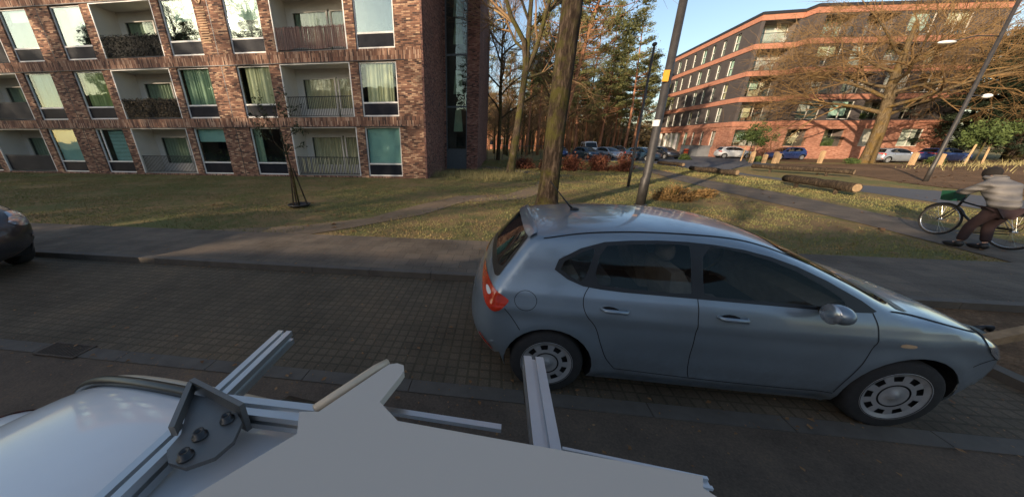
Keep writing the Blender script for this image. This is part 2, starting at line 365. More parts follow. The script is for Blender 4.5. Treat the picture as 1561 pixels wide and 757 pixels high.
# ------------------------------------------------------------------ ground, roads, paths
def hgt(x, y):
    h = 0
    h += 1.25 * math.exp(-(((x - 44) / 13) ** 2 + ((y - 22) / 6.5) ** 2))
    return h
nx, ny = 150, 120
gx = np.concatenate([np.linspace(-900, -60, 12), np.linspace(-55, 80, 110), np.linspace(90, 900, 12)])
gy = np.concatenate([np.linspace(-600, -30, 8), np.linspace(-25, 90, 90), np.linspace(100, 1200, 14)])
V = []; Fq = []
for j, y in enumerate(gy):
    for i, x in enumerate(gx): V.append((x, y, hgt(x, y) - .008))
W_ = len(gx)
for j in range(len(gy) - 1):
    for i in range(W_ - 1): a = j * W_ + i; Fq.append((a, a + 1, a + 1 + W_, a + W_))
gr = np_mesh('ground', V, Fq, 'grass'); tag(gr, kind='structure')
tag(MB().add([(-200, -9, -.004), (200, -9, -.004), (200, 2.1, -.004), (-200, 2.1, -.004)], [(0, 1, 2, 3)]).build('road', 'asphalt'), kind='structure')
sheet('parking_strip', [(-60, 2.1), (4.6, 2.1), (4.6, 4.2), (-60, 4.2)], .0, 'parking')
pv = MB(); pv.box(-60, 200, 4.32, 5.98, -.1, .085)
tag(pv.build('pavement', 'path'), kind='structure')
sheet('soil_bed', [(4.72, 2.2), (60, 2.2), (60, 4.2), (4.72, 4.2)], .004, 'litter')
kb = MB()
for i in range(-60, 60):
    kb.box(i * 1.0, i * 1.0 + .992, 4.2, 4.32, -.1, .10)
for i in range(-60, 60):
    kb.box(i * 1.0 + .3, i * 1.0 + 1.292, 1.96, 2.1, -.1, .006 if i < 5 else .10)
for i in range(2): kb.box(4.6, 4.72, 2.1 + i * 1.05, 2.1 + i * 1.05 + 1.04, -.1, .08)
tag(kb.build('kerb', 'kerb'), kind='structure')
sheet('park_path', [(9.2, 5.98), (10.9, 5.98), (11.3, 9), (11.9, 15), (11.6, 19), (12.6, 30), (11.4, 30), (10.0, 19), (9.7, 15), (9.6, 9)], .006, 'path')
sheet('side_road', [(15.2, 5.98), (19.2, 5.98), (19.2, 16), (21, 20), (23, 25), (26, 33), (31, 45), (31, 58), (24, 62), (10, 62), (10, 36.5), (13.4, 36), (15.4, 27), (15.8, 21), (15.6, 14)], .006, 'road')
sheet('far_path', [(-60, 25.5), (-3, 26), (4, 19.4), (4.8, 20.2), (-1, 27.6), (-60, 28)], .006, 'path')
sheet('dirt_path', [(-7.8, 5.98), (-4.6, 5.98), (-3.6, 6.9), (-2.2, 8.5), (-1.2, 10.6), (1.0, 11.5), (2.6, 14.6), (3.4, 19.6), (2.7, 19.6), (1.8, 15.4), (.4, 12.5), (-1.6, 11.8), (-2.7, 9.9), (-3.6, 7.9), (-5.0, 6.9)], .008, 'dirt')
# leafy verge beyond the side road following the terrain
V = []; Fq = []; gx2 = np.linspace(20.6, 70, 60); gy2 = np.linspace(6.2, 34, 40)
for y in gy2:
    for i, x in enumerate(gx2):
        xx = max(x, 19.6 + max(0, y - 15) * .34) if i == 0 else x + max(0, y - 15) * .34 * (1 - i / 59)
        V.append((xx, y, hgt(xx, y) + .012))
for j in range(39):
    for i in range(59): a = j * 60 + i; Fq.append((a, a + 1, a + 61, a + 60))
tag(np_mesh('leafy_verge', V, Fq, 'litter'), kind='structure')
sheet('forecourt', [(31, 37), (60, 37), (60, 43.8), (31, 43.8)], .012, 'litter')

# grass blades and fallen leaves
rs = np.random.RandomState(3)
def blades(name, n, x0, x1, y0, y1, hmin, hmax, mat, mask, label, wd=.012, cat='grass'):
    x = rs.uniform(x0, x1, n); y = rs.uniform(y0, y1, n); k = mask(x, y); x = x[k]; y = y[k]; n = len(x)
    h = rs.uniform(hmin, hmax, n); a = rs.uniform(0, 2 * np.pi, n); lx = rs.normal(0, .4, n) * h; ly = rs.normal(0, .4, n) * h
    z = np.array([hgt(q, r) for q, r in zip(x, y)])
    V = np.empty((n, 3, 3)); dx = np.cos(a) * wd; dy = np.sin(a) * wd
    V[:, 0] = np.stack([x - dx, y - dy, z], 1); V[:, 1] = np.stack([x + dx, y + dy, z], 1); V[:, 2] = np.stack([x + lx, y + ly, z + h], 1)
    o = np_mesh(name, V.reshape(-1, 3), np.arange(3 * n).reshape(-1, 3), mat); return tag(o, label, cat, kind='stuff')
def on_lawn(x, y):
    path = (x > 9.1) & (x < 11.9); road = (x > 14.9) & (x < 20 + np.maximum(0, y - 15) * .5)
    dirt = (np.abs((x + 4.4) - (y - 6.3) * .62) < .45) & (y < 12)
    return ~path & ~road & ~dirt & (np.sin(x * 1.3 + y * .7) + np.sin(y * 1.9 - x * .6) + rs.normal(0, .9, len(x)) > -.8)
blades('lawn_grass', 130000, -34, 15, 6.02, 17.3, .02, .06, 'blade', on_lawn, 'short patchy lawn grass in front of the brick flats')
blades('rough_grass', 40000, -3, 15, 17, 36, .04, .12, 'blade', on_lawn, 'rough grass on the green beyond the big tree', .02)
blades('dry_grass', 22000, 25, 62, 15, 33, .12, .55, 'drygrass', lambda x, y: (np.exp(-(((x - 44) / 14) ** 2 + ((y - 24) / 6) ** 2)) > rs.uniform(.25, 1.0, len(x))), 'tall dry yellow grass on the bank at the right', .02)
blades('withered_grass', 5000, -4.2, 1.5, 16.5, 21, .1, .5, 'drygrass', lambda x, y: (y > 18.2 - (x > -2.2) * 1.4) & (rs.uniform(0, 1, len(x)) < .6), 'withered tall grass at the corner of the brick flats', .008)
def leaves(name, n, x0, x1, y0, y1, mask, label, s0=.02, s1=.055, zz=.012):
    x = rs.uniform(x0, x1, n); y = rs.uniform(y0, y1, n); k = mask(x, y); x = x[k]; y = y[k]; n = len(x)
    s = rs.uniform(s0, s1, n); a = rs.uniform(0, 6.28, n); t = rs.normal(0, .3, n)
    z0 = np.where((y > 4.2) & (y < 5.98), .09, zz) + np.array([hgt(q, r) for q, r in zip(x, y)])
    V = np.empty((n, 4, 3))
    for i, (u, v) in enumerate(((-1, -.5), (0, -.7), (1, .3), (0, .8))):
        V[:, i, 0] = x + s * (u * np.cos(a) - v * np.sin(a)); V[:, i, 1] = y + s * (u * np.sin(a) + v * np.cos(a)); V[:, i, 2] = z0 + .008 + np.abs(t) * s * (i % 2)
    return tag(np_mesh(name, V.reshape(-1, 3), np.arange(4 * n).reshape(-1, 4), 'leafbrown'), label, 'leaves', kind='stuff')
leaves('fallen_leaves', 3200, -16, 22, .6, 5.9, lambda x, y: (np.abs(y - 2.05) < rs.exponential(.22, len(x))) | (np.abs(y - 4.15) < rs.exponential(.12, len(x))) | ((x > 4.5) & (y > 2.1) & (y < 4.2)) | (rs.uniform(0, 1, len(x)) < .10), 'brown leaves blown along the kerbs and the parking strip', .010, .026)
leaves('street_grit', 14000, -14, 12, .4, 5.9, lambda x, y: (np.abs(y - 2.0) < rs.exponential(.25, len(x))) | (np.abs(y - 4.12) < rs.exponential(.2, len(x))) | (rs.uniform(0, 1, len(x)) < .2 + .3 * (np.sin(x * 1.1 + y) > .3)), 'brown grit and leaf crumbs in the gutters and joints', .003, .011, .004)
leaves('leaf_litter', 9000, -14, 60, 6, 34, lambda x, y: (np.sin(x * .9 - y) + np.sin(y * 1.3 + x * .5) + rs.normal(0, 1, len(x)) > .9), 'brown leaf litter scattered on the lawn and bank', .03, .08)

# ------------------------------------------------------------------ the brick flats on the left
YF = 17.5; XE = -4.25; XL = -37.6
flats = empty('apartment_building', (-20, YF, 0)); FO = Vector((-20, YF, 0))
def inP(o, root):                       # keep world coordinates under a moved root
    if o.parent is root: o.matrix_parent_inverse = Matrix.Translation(-Vector(root.location))
    return o
tag(flats, 'patchy brown brick block of flats with white framed windows and recessed balconies behind the lawn', 'building')
WX = [(-36.9, -34.85), (-29.68, -27.62), (-26.0, -23.87), (-18.8, -16.72), (-14.97, -12.93), (-7.72, -5.62)]
BX = [(-34.3, -30.2), (-23.25, -19.25), (-12.28, -8.2)]
FZ = [(.10, 2.83), (3.37, 6.05), (6.64, 9.32), (9.90, 12.58)]
ops = sorted(WX + BX)
pier = MB(); xs = XL
for a, b in ops + [(XE, XE)]:
    if a > xs + .01:
        for (z0, z1) in [(0, 2.85)] + [(z - .02, t + .02) for z, t in FZ[1:]]: pier.box(xs, a, YF, YF + .35, z0, z1)
    xs = b
for z0, z1 in FZ:       # thin brick sill under the openings at ground level
    pass
pier.box(XL, XE, YF + .35, YF + .4, 12.6, 13.6)
pier.box(XE - .3, XE, YF + .36, 34, 0, 13.6); pier.box(XL, XL + .3, YF + .36, 34, 0, 13.6)
inP(pier.build('wall', 'brick', flats), flats)
band = MB()
for z0, z1 in ((2.85, 3.35), (6.07, 6.62), (9.34, 9.88), (12.6, 13.6)): inP(MB().box(XL, XE, YF - .012, YF + .349, z0, z1).build('brick_band', 'soldier', flats), flats)
for a, b in ops: band.box(a, b, YF - .01, YF + .349, 0, .085)
inP(band.build('plinth', 'soldier', flats), flats)['kind'] = 'stuff'
led = MB()  # dark strips draw the ledge shadow under each band; upright ones are joints
for z0 in (2.86, 6.09, 9.36): led.box(XL, XE - .02 - (.9 if z0 < 6 else .9), YF - .05, YF - .012, z0 - .035, z0)
for x in (-26.82, -15.85, -37.3):
    for z0, z1 in ((0, 2.82), (3.35, 6.05), (6.62, 9.32)): led.box(x - .02, x + .02, YF - .004, YF + .1, z0, z1)
inP(led.build('ledge', 'darkmetal', flats), flats)
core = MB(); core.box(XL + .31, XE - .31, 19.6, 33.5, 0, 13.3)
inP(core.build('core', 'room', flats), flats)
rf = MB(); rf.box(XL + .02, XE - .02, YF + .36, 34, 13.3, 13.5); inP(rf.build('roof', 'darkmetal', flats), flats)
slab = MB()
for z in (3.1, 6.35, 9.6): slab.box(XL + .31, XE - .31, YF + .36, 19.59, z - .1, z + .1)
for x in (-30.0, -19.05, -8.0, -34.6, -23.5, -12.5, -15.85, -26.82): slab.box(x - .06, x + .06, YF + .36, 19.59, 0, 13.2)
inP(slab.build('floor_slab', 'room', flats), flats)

def window(x0, x1, z0, z1, par, root, y=YF + .09, dress=None, glass='glass', frame='whiteframe', sill=.66, fw=.07, open_=False, deco=None):
    f = MB(); d = .07
    f.box(x0, x0 + fw, y, y + d, z0, z1).box(x1 - fw, x1, y, y + d, z0, z1)
    f.box(x0 + fw, x1 - fw, y, y + d, z1 - fw, z1).box(x0 + fw, x1 - fw, y, y + d, z0, z0 + fw)
    if sill: f.box(x0 + fw, x1 - fw, y, y + d, z0 + sill, z0 + sill + .08)
    if open_: f.box(x0 + .32, x0 + .38, y, y + d, z0 + sill + .08, z1 - fw)
    fo = inP(f.build('window', frame, par), root)
    zb = z0 + (sill + .08 if sill else fw)
    g = MB(); g.box(x0 + fw, x1 - fw, y + .035, y + .045, zb, z1 - fw); inP(g.build('pane', glass, fo), root).parent = fo
    if sill: inP(MB().box(x0 + fw, x1 - fw, y + .03, y + .05, z0 + fw, z0 + sill).build('sill_panel', 'sillpanel', fo), root)
    if dress:
        kind, mat, a, b, zz0, zz1 = dress        # fractions across and up
        X0 = x0 + fw + (x1 - x0 - 2 * fw) * a; X1 = x0 + fw + (x1 - x0 - 2 * fw) * b
        Z0 = zb + (z1 - fw - zb) * zz0; Z1 = zb + (z1 - fw - zb) * zz1
        c = MB(); yy = y + .16
        if kind == 'pleat':
            n = int((X1 - X0) / .035); base = len(c.v)
            for i in range(n + 1):
                xx = X0 + (X1 - X0) * i / n; q = .045 * math.sin(i * 1.15 + math.sin(i * .31) * 2) + .02 * math.sin(i * .37)
                c.v += [(xx, yy + q, Z0), (xx, yy + q * .8, Z1)]
            c.f += [(2 * i, 2 * i + 2, 2 * i + 3, 2 * i + 1) for i in range(n)]
        elif kind == 'flat': c.box(X0, X1, yy, yy + .01, Z0, Z1)
        elif kind == 'slats':
            z = Z0
            while z < Z1 - .05: c.add([(X0, yy, z), (X1, yy, z), (X1, yy + .05, z + .06), (X0, yy + .05, z + .06)], [(0, 1, 2, 3)]); z += .085
        inP(c.build('curtain' if kind == 'pleat' else 'blind', mat, fo), root)
    if deco: inP(deco(x0, x1, zb, y + .3).build('houseplant', 'greenbush', fo), root)
    return fo
def plant_deco(x0, x1, zb, y):
    m = MB(); r = random.Random(int(abs(x0) * 10))
    for i in range(160):
        c = Vector((r.uniform(x0 + .15, x1 - .15), y + r.uniform(-.08, .1), zb + r.uniform(0, .9) * r.random()))
        a = Vector((r.uniform(-1, 1), r.uniform(-1, 1), r.uniform(-1, 1))) * .07; b = Vector((r.uniform(-1, 1), r.uniform(-1, 1), r.uniform(-1, 1))) * .07
        m.add([c, c + a, c + b], [(0, 1, 2)])
    return m
DR = {
 0: [('flat', 'curtain_teal', 0, 1, 0, 1), ('flat', 'curtain_teal', 0, 1, 0, 1), ('slats', 'slats', .28, 1, 0, 1), ('flat', 'curtain_teal', 0, 1, .62, 1), ('pleat', 'curtain_green', .0, .25, 0, 1), ('flat', 'curtain_teal', 0, 1, 0, 1)],
 1: [('pleat', 'curtain_green', 0, 1, 0, 1), ('pleat', 'curtain_teal', .1, 1, 0, 1), ('pleat', 'curtain_yellow', .08, 1, 0, 1), ('pleat', 'curtain_green', .05, 1, 0, 1), ('pleat', 'curtain_cream', .15, 1, 0, 1), ('pleat', 'curtain_cream', .12, .9, 0, 1)],
 2: [('flat', 'blind_pale', 0, 1, .5, 1), ('flat', 'blind_pale', .2, 1, .7, 1), ('flat', 'blind_pale', .4, 1, .5, 1), ('flat', 'blind_pale', .25, 1, .5, 1), ('flat', 'blind_pale', .1, 1, .45, 1), None],
 3: [None] * 6}
for fl, (z0, z1) in enumerate(FZ):
    for i, (a, b) in enumerate(WX):
        window(a, b, z0, z1, flats, flats, dress=DR[fl][i], glass='glassb' if fl >= 2 else 'glass', open_=(fl == 0 and i == 2), deco=plant_deco if (fl, i) in ((0, 4), (2, 5), (2, 3), (0, 3), (2, 1)) else None)
def balcony(x0, x1, z0, z1, rail, lit=0):
    y0 = YF + .06; y1 = YF + 1.3; X0_, X1_ = x0, x1; x0 += .004; x1 -= .004
    m = MB()
    m.add([(x0, y0, z0), (x1, y0, z0), (x1, y1, z0), (x0, y1, z0), (x0, y0, z1), (x1, y0, z1), (x1, y1, z1), (x0, y1, z1)],
          [(0, 1, 2, 3), (4, 7, 6, 5), (0, 3, 7, 4), (1, 5, 6, 2)])
    # back wall with a door and window opening
    da, db = x0 + .35, x1 - .15
    m.box(x0, da, y1, y1 + .1, z0, z1).box(db, x1, y1, y1 + .1, z0, z1).box(da, db, y1, y1 + .1, z1 - .45, z1)
    b = inP(m.build('balcony', 'cream', flats), flats)
    f = MB(); t = .09
    mid = (da + db) / 2 + .35; yy = y1 - .02
    for p, q in ((da, mid), (mid + .12, db)):
        f.box(p, p + t, yy, yy + .08, z0 + .02, z1 - .45).box(q - t, q, yy, yy + .08, z0 + .02, z1 - .45).box(p + t, q - t, yy, yy + .08, z1 - .45 - t, z1 - .45).box(p + t, q - t, yy, yy + .08, z0 + .02, z0 + .55)
    inP(f.build('patio_door', 'cream', b), flats)
    inP(MB().box(da + t, db - t, yy + .05, yy + .06, z0 + .5, z1 - .5).build('pane', 'glassfar', b), flats)
    c = MB()
    for i in range(90):
        pass
    n = 95 if False else 70; cw = (db - da) * .94; n = 70
    for i in range(n + 1):
        xx = da + .1 + cw * i / n; q = .04 * math.sin(i * 1.3)
        c.v += [(xx, y1 + .18 + q, z0 + .05), (xx, y1 + .18 + q, z1 - .5)]
    c.f += [(2 * i, 2 * i + 2, 2 * i + 3, 2 * i + 1) for i in range(n)]
    inP(c.build('curtain', 'curtain_green' if not lit else 'curtain_cream', b), flats)  # sunlit balconies get a paler curtain, the light put into its colour
    fr = MB(); fr.box(x0, x0 + .05, YF - .005, YF + .06, z0, z1).box(x1 - .05, x1, YF - .005, YF + .06, z0, z1).box(x0 + .05, x1 - .05, YF - .005, YF + .06, z1 - .05, z1)
    inP(fr.build('opening_frame', 'whiteframe', b), flats)
    yr = YF + .12; zr = z0 + 1.08; r = MB()
    r.box(x0 + .05, x1 - .05, yr - .02, yr + .02, zr - .04, zr).box(x0 + .05, x1 - .05, yr - .015, yr + .015, z0 + .06, z0 + .09)
    if rail != 'panel':
        k = x0 + .12
        while k < x1 - .08: r.box(k - .012, k + .012, yr - .008, yr + .008, z0 + .09, zr - .04); k += .105
    inP(r.build('railing', 'rail', b), flats)
    if rail == 'panel': inP(MB().box(x0 + .06, x1 - .06, yr - .012, yr + .012, z0 + .1, zr - .05).build('rail_panel', 'darkpanel', b), flats)
    if rail == 'willow':
        s = MB(); k = x0 + .08
        rg = random.Random(2)
        while k < x1 - .08:
            q = YF + .02 + rg.uniform(-.02, .02); s.tube([(k, q, z0 + .05 + .1 * math.sin(k * 1.6) ** 2), (k + rg.uniform(-.02, .02), q, zr + rg.uniform(-.02, .06))], .017, 4); k += .036
        inP(s.build('willow_screen', 'screen', b), flats)
    if rail in ('leafy', 'leafydark'):
        V = []; rg = np.random.RandomState(int(z0 * 10)); n = 2600
        c = np.stack([rg.uniform(x0 + .05, x1 - .05, n), YF + rg.uniform(-.03, .07, n), rg.uniform(z0 + .08, zr + .05, n)], 1)
        V = (c[:, None, :] + rg.normal(0, .04, (n, 3, 3)) * np.array([1, .5, 1])).reshape(-1, 3)
        o = np_mesh('leaf_screen', V, np.arange(3 * n).reshape(-1, 3), 'hedgescreen' if rail == 'leafy' else 'hedgescreen2', b); inP(o, flats)
        inP(MB().box(x0 + .06, x1 - .06, yr + .0, yr + .01, z0 + .1, zr - .05).build('rail_panel', 'darkpanel', b), flats)
    if rail == 'cloth':
        s = MB(); k = x0 + .3; rg = random.Random(5)
        while k < x1 - .4:
            wd = rg.uniform(.08, .2); s.box(k, k + wd, yr + .05, yr + .06, z0 + .1 + rg.uniform(0, .1), zr - rg.uniform(.02, .12)); k += wd + rg.uniform(.06, .18)
        inP(s.build('striped_cloth', 'curtain_cream', b), flats)
    return b
RL = {0: ['panel', 'bars', 'cloth'], 1: ['panel', 'leafy', 'bars'], 2: ['panel', 'leafydark', 'willow'], 3: ['bars', 'bars', 'bars']}
for fl, (z0, z1) in enumerate(FZ):
    for i, (a, b) in enumerate(BX): balcony(a, b, z0, z1, RL[fl][i], lit=(fl == 1 and i == 2) or (fl == 0 and i == 2))
# raised pale brick ornament on a double pier
om = MB(); ox = -16.32; z = 8.95
om.bar((ox - .28, YF - .02, 9.3), (ox - .02, YF - .02, 8.98), .04, .07).bar((ox + .28, YF - .02, 9.3), (ox + .02, YF - .02, 8.98), .04, .07)
for i in range(15): om.box(ox - .25, ox + .25, YF - .03, YF - .003, z - .16 - i * .115, z - .11 - i * .115)
inP(om.build('brick_ornament', mat_plain('pale relief brick', (.50, .33, .20), .9, 0, .2, 8), flats), flats)
# set back stair wing in brick coloured darker to stand for its shade
wg = MB(); YW = 23.5
wg.box(XE + .01, -4.02, YW, YW + .35, 0, 13.6); wg.box(-2.48, -1.66, YW, YW + .35, 0, 13.6); wg.box(-2.0, -1.66, YW + .36, 40, 0, 13.6); wg.box(-4.02, -2.48, YW, YW + .35, 12.6, 13.6)
inP(wg.build('stair_wing', 'darkbrick', flats), flats)
ew = MB(); ew.box(XE + .003, XE + .1, YF + .004, YW - .003, 0, 13.6); inP(ew.build('end_wall', 'darkbrick', flats), flats)
wf = MB(); ye = YW + .1
for x in (-4.02, -2.56): wf.box(x, x + .08, ye, ye + .08, .05, 12.6)
for z in (.05, 1.4, 4.35, 7.6, 10.85, 12.5): wf.box(-3.94, -2.56, ye, ye + .08, z, z + .12)
so = inP(wf.build('stair_window', 'greymetal', flats), flats)
inP(MB().box(-3.94, -2.56, ye + .03, ye + .04, 1.52, 12.5).build('pane', 'glass', so), flats)
inP(MB().box(-3.94, -2.56, ye + .03, ye + .05, .17, 1.4).build('lower_panel', 'greymetal', so), flats)
cm = MB()
for z in (2.75, 5.3, 5.0 + 3.4, 10.0): cm.add([(-3.55, ye + .5, z), (-2.85, ye + .5, z), (-2.98, ye + .5, z + 1.5), (-3.4, ye + .5, z + 1.5)], [(0, 1, 2, 3)])
inP(cm.build('net_curtain', 'curtain_green', so), flats)
inP(MB().box(-4.2, -2.0, 25.3, 25.4, 0, 13.3).build('stair_back_wall', 'room', flats), flats)

# ------------------------------------------------------------------ the dark grey and orange brick flats on the right
rb = empty('apartment_building', (33, 46, 0)); tag(rb, 'five storey flats of dark grey cladding banded with orange brick behind the parking', 'building')
LV = [0, 4.45, 7.3, 10.15, 13.0, 16.2]
def facet(p0, p1, name, specs, wallmats, thick=.4):
    """specs[level] = list of (s0, s1, z0, z1, kind) along p0->p1; face looks to the right hand of travel"""
    p0 = Vector((p0[0], p0[1], 0)); p1 = Vector((p1[0], p1[1], 0)); L = (p1 - p0).length; d = (p1 - p0) / L; nrm = Vector((d.y, -d.x, 0))
    def T(s, q, z): v = p0 + d * s - nrm * q; return (v.x, v.y, z)      # q = depth into the building
    def tbox(mb, s0, s1, q0, q1, z0, z1):
        vs_ = [T(s, q, z) for z in (z0, z1) for s, q in ((s0, q0), (s1, q0), (s1, q1), (s0, q1))]
        mb.add(vs_, [(0, 3, 2, 1), (4, 5, 6, 7), (0, 1, 5, 4), (1, 2, 6, 5), (2, 3, 7, 6), (3, 0, 4, 7)])
    walls = {}
    for lv in range(5):
        za = LV[lv]; zb = LV[lv + 1] - (.55 if lv < 4 else .85); wm = walls.setdefault(wallmats[lv], MB())
        o = sorted(specs[lv]); s = 0
        for (s0, s1, z0, z1, kd) in o:
            tbox(wm, s, s0, 0, thick, za, zb)
            if z0 > za: tbox(wm, s0, s1, 0, thick, za, z0)
            if z1 < zb: tbox(wm, s0, s1, 0, thick, z1, zb)
            s = s1
        tbox(wm, s, L, 0, thick, za, zb)
        orange = MB(); tbox(orange, -.05, L + .05, -.10, thick, zb, zb + .55); inP(orange.build('brick_band', 'orangeband', rb), rb)
    for k, mb in walls.items(): inP(mb.build('wall', k, rb), rb)
    cp = MB(); tbox(cp, -.1, L + .1, -.18, thick, LV[5] - .289, LV[5]); inP(cp.build('roof_edge', 'darkmetal', rb), rb)
    for lv in range(5):
        for (s0, s1, z0, z1, kd) in specs[lv]:
            f = MB(); fw = .07
            q = .18 if kd != 'balcony' else 1.5
            if kd == 'balcony':
                b = MB()
                tbox(b, s0, s0 + .03, .4, 1.6, z0, z1); tbox(b, s1 - .03, s1, .4, 1.6, z0, z1); tbox(b, s0 + .03, s1 - .03, .4, 1.5, z1 - .03, z1); tbox(b, s0 + .03, s1 - .03, .4, 1.5, z0, z0 + .03)
                bo = inP(b.build('balcony', 'greypanel', rb), rb)
                g = MB(); tbox(g, s0 + .02, s1 - .02, .06, .08, z0 + .0, z0 + .95); inP(g.build('glass_rail', 'glassfar', bo), rb)
                h = MB(); tbox(h, s0 + .02, s1 - .02, .04, .10, z0 + .951, z0 + 1.0); inP(h.build('handrail', 'darkmetal', bo), rb)
                par = bo
                st = MB(); rg = random.Random(int(s0 * 37 + lv * 11))
                for i in range(rg.randint(2, 5)):
                    u = rg.uniform(s0 + .2, s1 - .7); ww = rg.uniform(.2, .6); hh = rg.uniform(.5, 1.3)
                    if rg.random() < .5: tbox(st, u, u + ww, .5, .9, z0 + .03, z0 + hh * .8)
                    else:
                        for _ in range(60):
                            c = Vector(T(u + rg.gauss(.2, .18), .6 + rg.gauss(0, .12), z0 + .4 + rg.random() * hh)); st.add([c, c + Vector((rg.uniform(-.15, .15), 0, rg.uniform(-.15, .15))), c + Vector((rg.uniform(-.15, .15), 0, rg.uniform(-.15, .15)))], [(0, 1, 2)])
                inP(st.build('balcony_furniture', rg.choice(['cream', 'greenbush', 'curtain_cream', 'houseb']), bo), rb)
            else: par = rb
            tbox(f, s0, s0 + fw, q, q + .08, z0, z1); tbox(f, s1 - fw, s1, q, q + .08, z0, z1); tbox(f, s0 + fw, s1 - fw, q, q + .08, z1 - fw, z1); tbox(f, s0 + fw, s1 - fw, q, q + .08, z0, z0 + fw)
            if s1 - s0 > 1.5:
                k = 1 if s1 - s0 < 3 else 2
                for i in range(k): u = s0 + (s1 - s0) * (i + 1) / (k + 1); tbox(f, u - .04, u + .04, q, q + .08, z0 + fw, z1 - fw)
            if kd == 'narrow': tbox(f, s0 + fw, s1 - fw, q, q + .08, z0 + (z1 - z0) * .45, z0 + (z1 - z0) * .45 + .06)
            fo = inP(f.build('window', 'whiteframe' if kd == 'narrow' else 'cream', par), rb)
            g = MB(); tbox(g, s0 + fw, s1 - fw, q + .03, q + .04, z0 + fw, z1 - fw); inP(g.build('pane', 'glassfar' if (lv + int(s0)) % 2 else 'glass', fo), rb)
            c = MB(); rg = random.Random(int(s0 * 91 + lv * 5)); hz = rg.choice([.0, .0, .2, .45])
            if kd == 'narrow':
                tbox(c, s0 + fw, s0 + fw + (s1 - s0) * .55, q + .2, q + .21, z0 + fw, z1 - fw)
            elif rg.random() < .92: tbox(c, s0 + fw, s0 + (s1 - s0) * rg.choice([.6, .8, .97]), q + .12, q + .13, z0 + (z1 - z0) * hz, z1 - fw)
            if c.v: inP(c.build('curtain', rg.choice(['blind_pale', 'cream', 'curtain_cream', 'blind_pale']), fo), rb)
            rm = MB(); vs_ = [T(s, qq, z) for z in (z0, z1) for s, qq in ((s0, q + .09), (s1, q + .09), (s1, q + 1.6), (s0, q + 1.6))]
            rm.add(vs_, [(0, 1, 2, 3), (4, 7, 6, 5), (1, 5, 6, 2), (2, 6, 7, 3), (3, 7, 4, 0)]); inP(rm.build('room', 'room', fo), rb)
    return T
C0 = (30.3, 66); C1 = (29.8, 46.2); C2 = (33.9, 45.9); C3 = (34.0, 44.5); C4 = (53.5, 45.6)
sL = []
for lv in range(5):
    z = LV[lv]; o = []
    cols = [2.0, 4.1, 6.6, 9.1, 11.3, 13.6, 16.2]
    for i, s in enumerate(cols):
        if lv == 0 and s < 9: continue
        wd = .85 if i % 3 else 1.15
        o.append((s - wd / 2, s + wd / 2, z + (.15 if lv else 1.35), z + (2.05 if lv else 3.45), 'narrow'))
    sL.append(o)
sL[0].append((1.0, 7.6, .5, 3.4, 'entrance'))
GM = ['orangebrick', 'greyclad', 'greyclad', 'greyclad', 'greyclad']
facet(C0, C1, 'left', sL, GM)
fl2 = [[(.5, 3.7, 1.5, 3.5, 'balcony')]] + [[(.35, 3.8, LV[l] + .1, LV[l + 1] - .60 if l < 4 else LV[l + 1] - .9, 'balcony')] for l in range(1, 5)]
facet(C1, C2, 'corner', fl2, GM)
facet(C2, C3, 'return', [[], [], [], [], []], GM)
fl3 = []
for lv in range(5):
    z = LV[lv]; o = []; s = 1.1 + (.3 if lv % 2 else 0)
    while s < 15.6:
        k = (int(s * .4) + lv) % 2
        if lv == 0: wd = 2.5; o.append((s, s + wd, 1.5, 3.5, 'wide' if k else 'balcony')); s += 4.3
        else: wd = 2.6 if k else 3.3; o.append((s, s + wd, z + .15, z + (2.15 if lv < 4 else 2.2), 'balcony' if k == 0 else 'wide')); s += wd + 1.0
    fl3.append(o)
facet(C3, C4, 'front', fl3, GM)
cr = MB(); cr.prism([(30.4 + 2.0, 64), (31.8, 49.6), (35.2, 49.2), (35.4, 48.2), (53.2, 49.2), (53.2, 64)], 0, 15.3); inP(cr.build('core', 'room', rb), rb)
rr = MB(); rr.prism([(30.5, 65.8), (30.0, 46.5), (34.1, 46.1), (34.2, 44.8), (53.4, 45.9), (53.4, 65.8)], 15.88, 15.9); inP(rr.build('roof', 'darkmetal', rb), rb)
inP(MB().box(53.1, 53.45, 46.1, 65.5, 0, 15.85).build('end_wall', 'orangebrick', rb), rb)
cl = MB()
for y in (64.2, 62.3, 60.5, 58.9): cl.box(29.7, 30.0, y, y + .3, 0.4, 3.5)
inP(cl.build('entrance_columns', 'whiteframe', rb), rb)
inP(MB().box(29.55, 30.2, 58.3, 65.5, 3.5, 3.7).build('canopy', 'orangeband', rb), rb)

# ------------------------------------------------------------------ cars
def catmull(P, per=10):
    P = np.array(P, float); out = []
    n = len(P)
    for i in range(n - 1):
        p0 = P[max(i - 1, 0)]; p1 = P[i]; p2 = P[i + 1]; p3 = P[min(i + 2, n - 1)]
        for t in np.linspace(0, 1, per, endpoint=False):
            out.append(.5 * ((2 * p1) + (-p0 + p2) * t + (2 * p0 - 5 * p1 + 4 * p2 - p3) * t * t + (-p0 + 3 * p1 - 3 * p2 + p3) * t ** 3))
    out.append(P[-1]); return np.array(out)
def chaikin(pts, it=2, closed=True):
    for _ in range(it):
        q = []; n = len(pts)
        for i in range(n):
            a = pts[i]; b = pts[(i + 1) % n]
            q.append((a[0] * .75 + b[0] * .25, a[1] * .75 + b[1] * .25)); q.append((a[0] * .25 + b[0] * .75, a[1] * .25 + b[1] * .75))
        pts = q
    return pts
def inside(x, z, poly):
    c = False; n = len(poly)
    for i in range(n):
        x1, z1 = poly[i]; x2, z2 = poly[(i + 1) % n]
        if (z1 > z) != (z2 > z) and x < (x2 - x1) * (z - z1) / (z2 - z1) + x1: c = not c
    return c
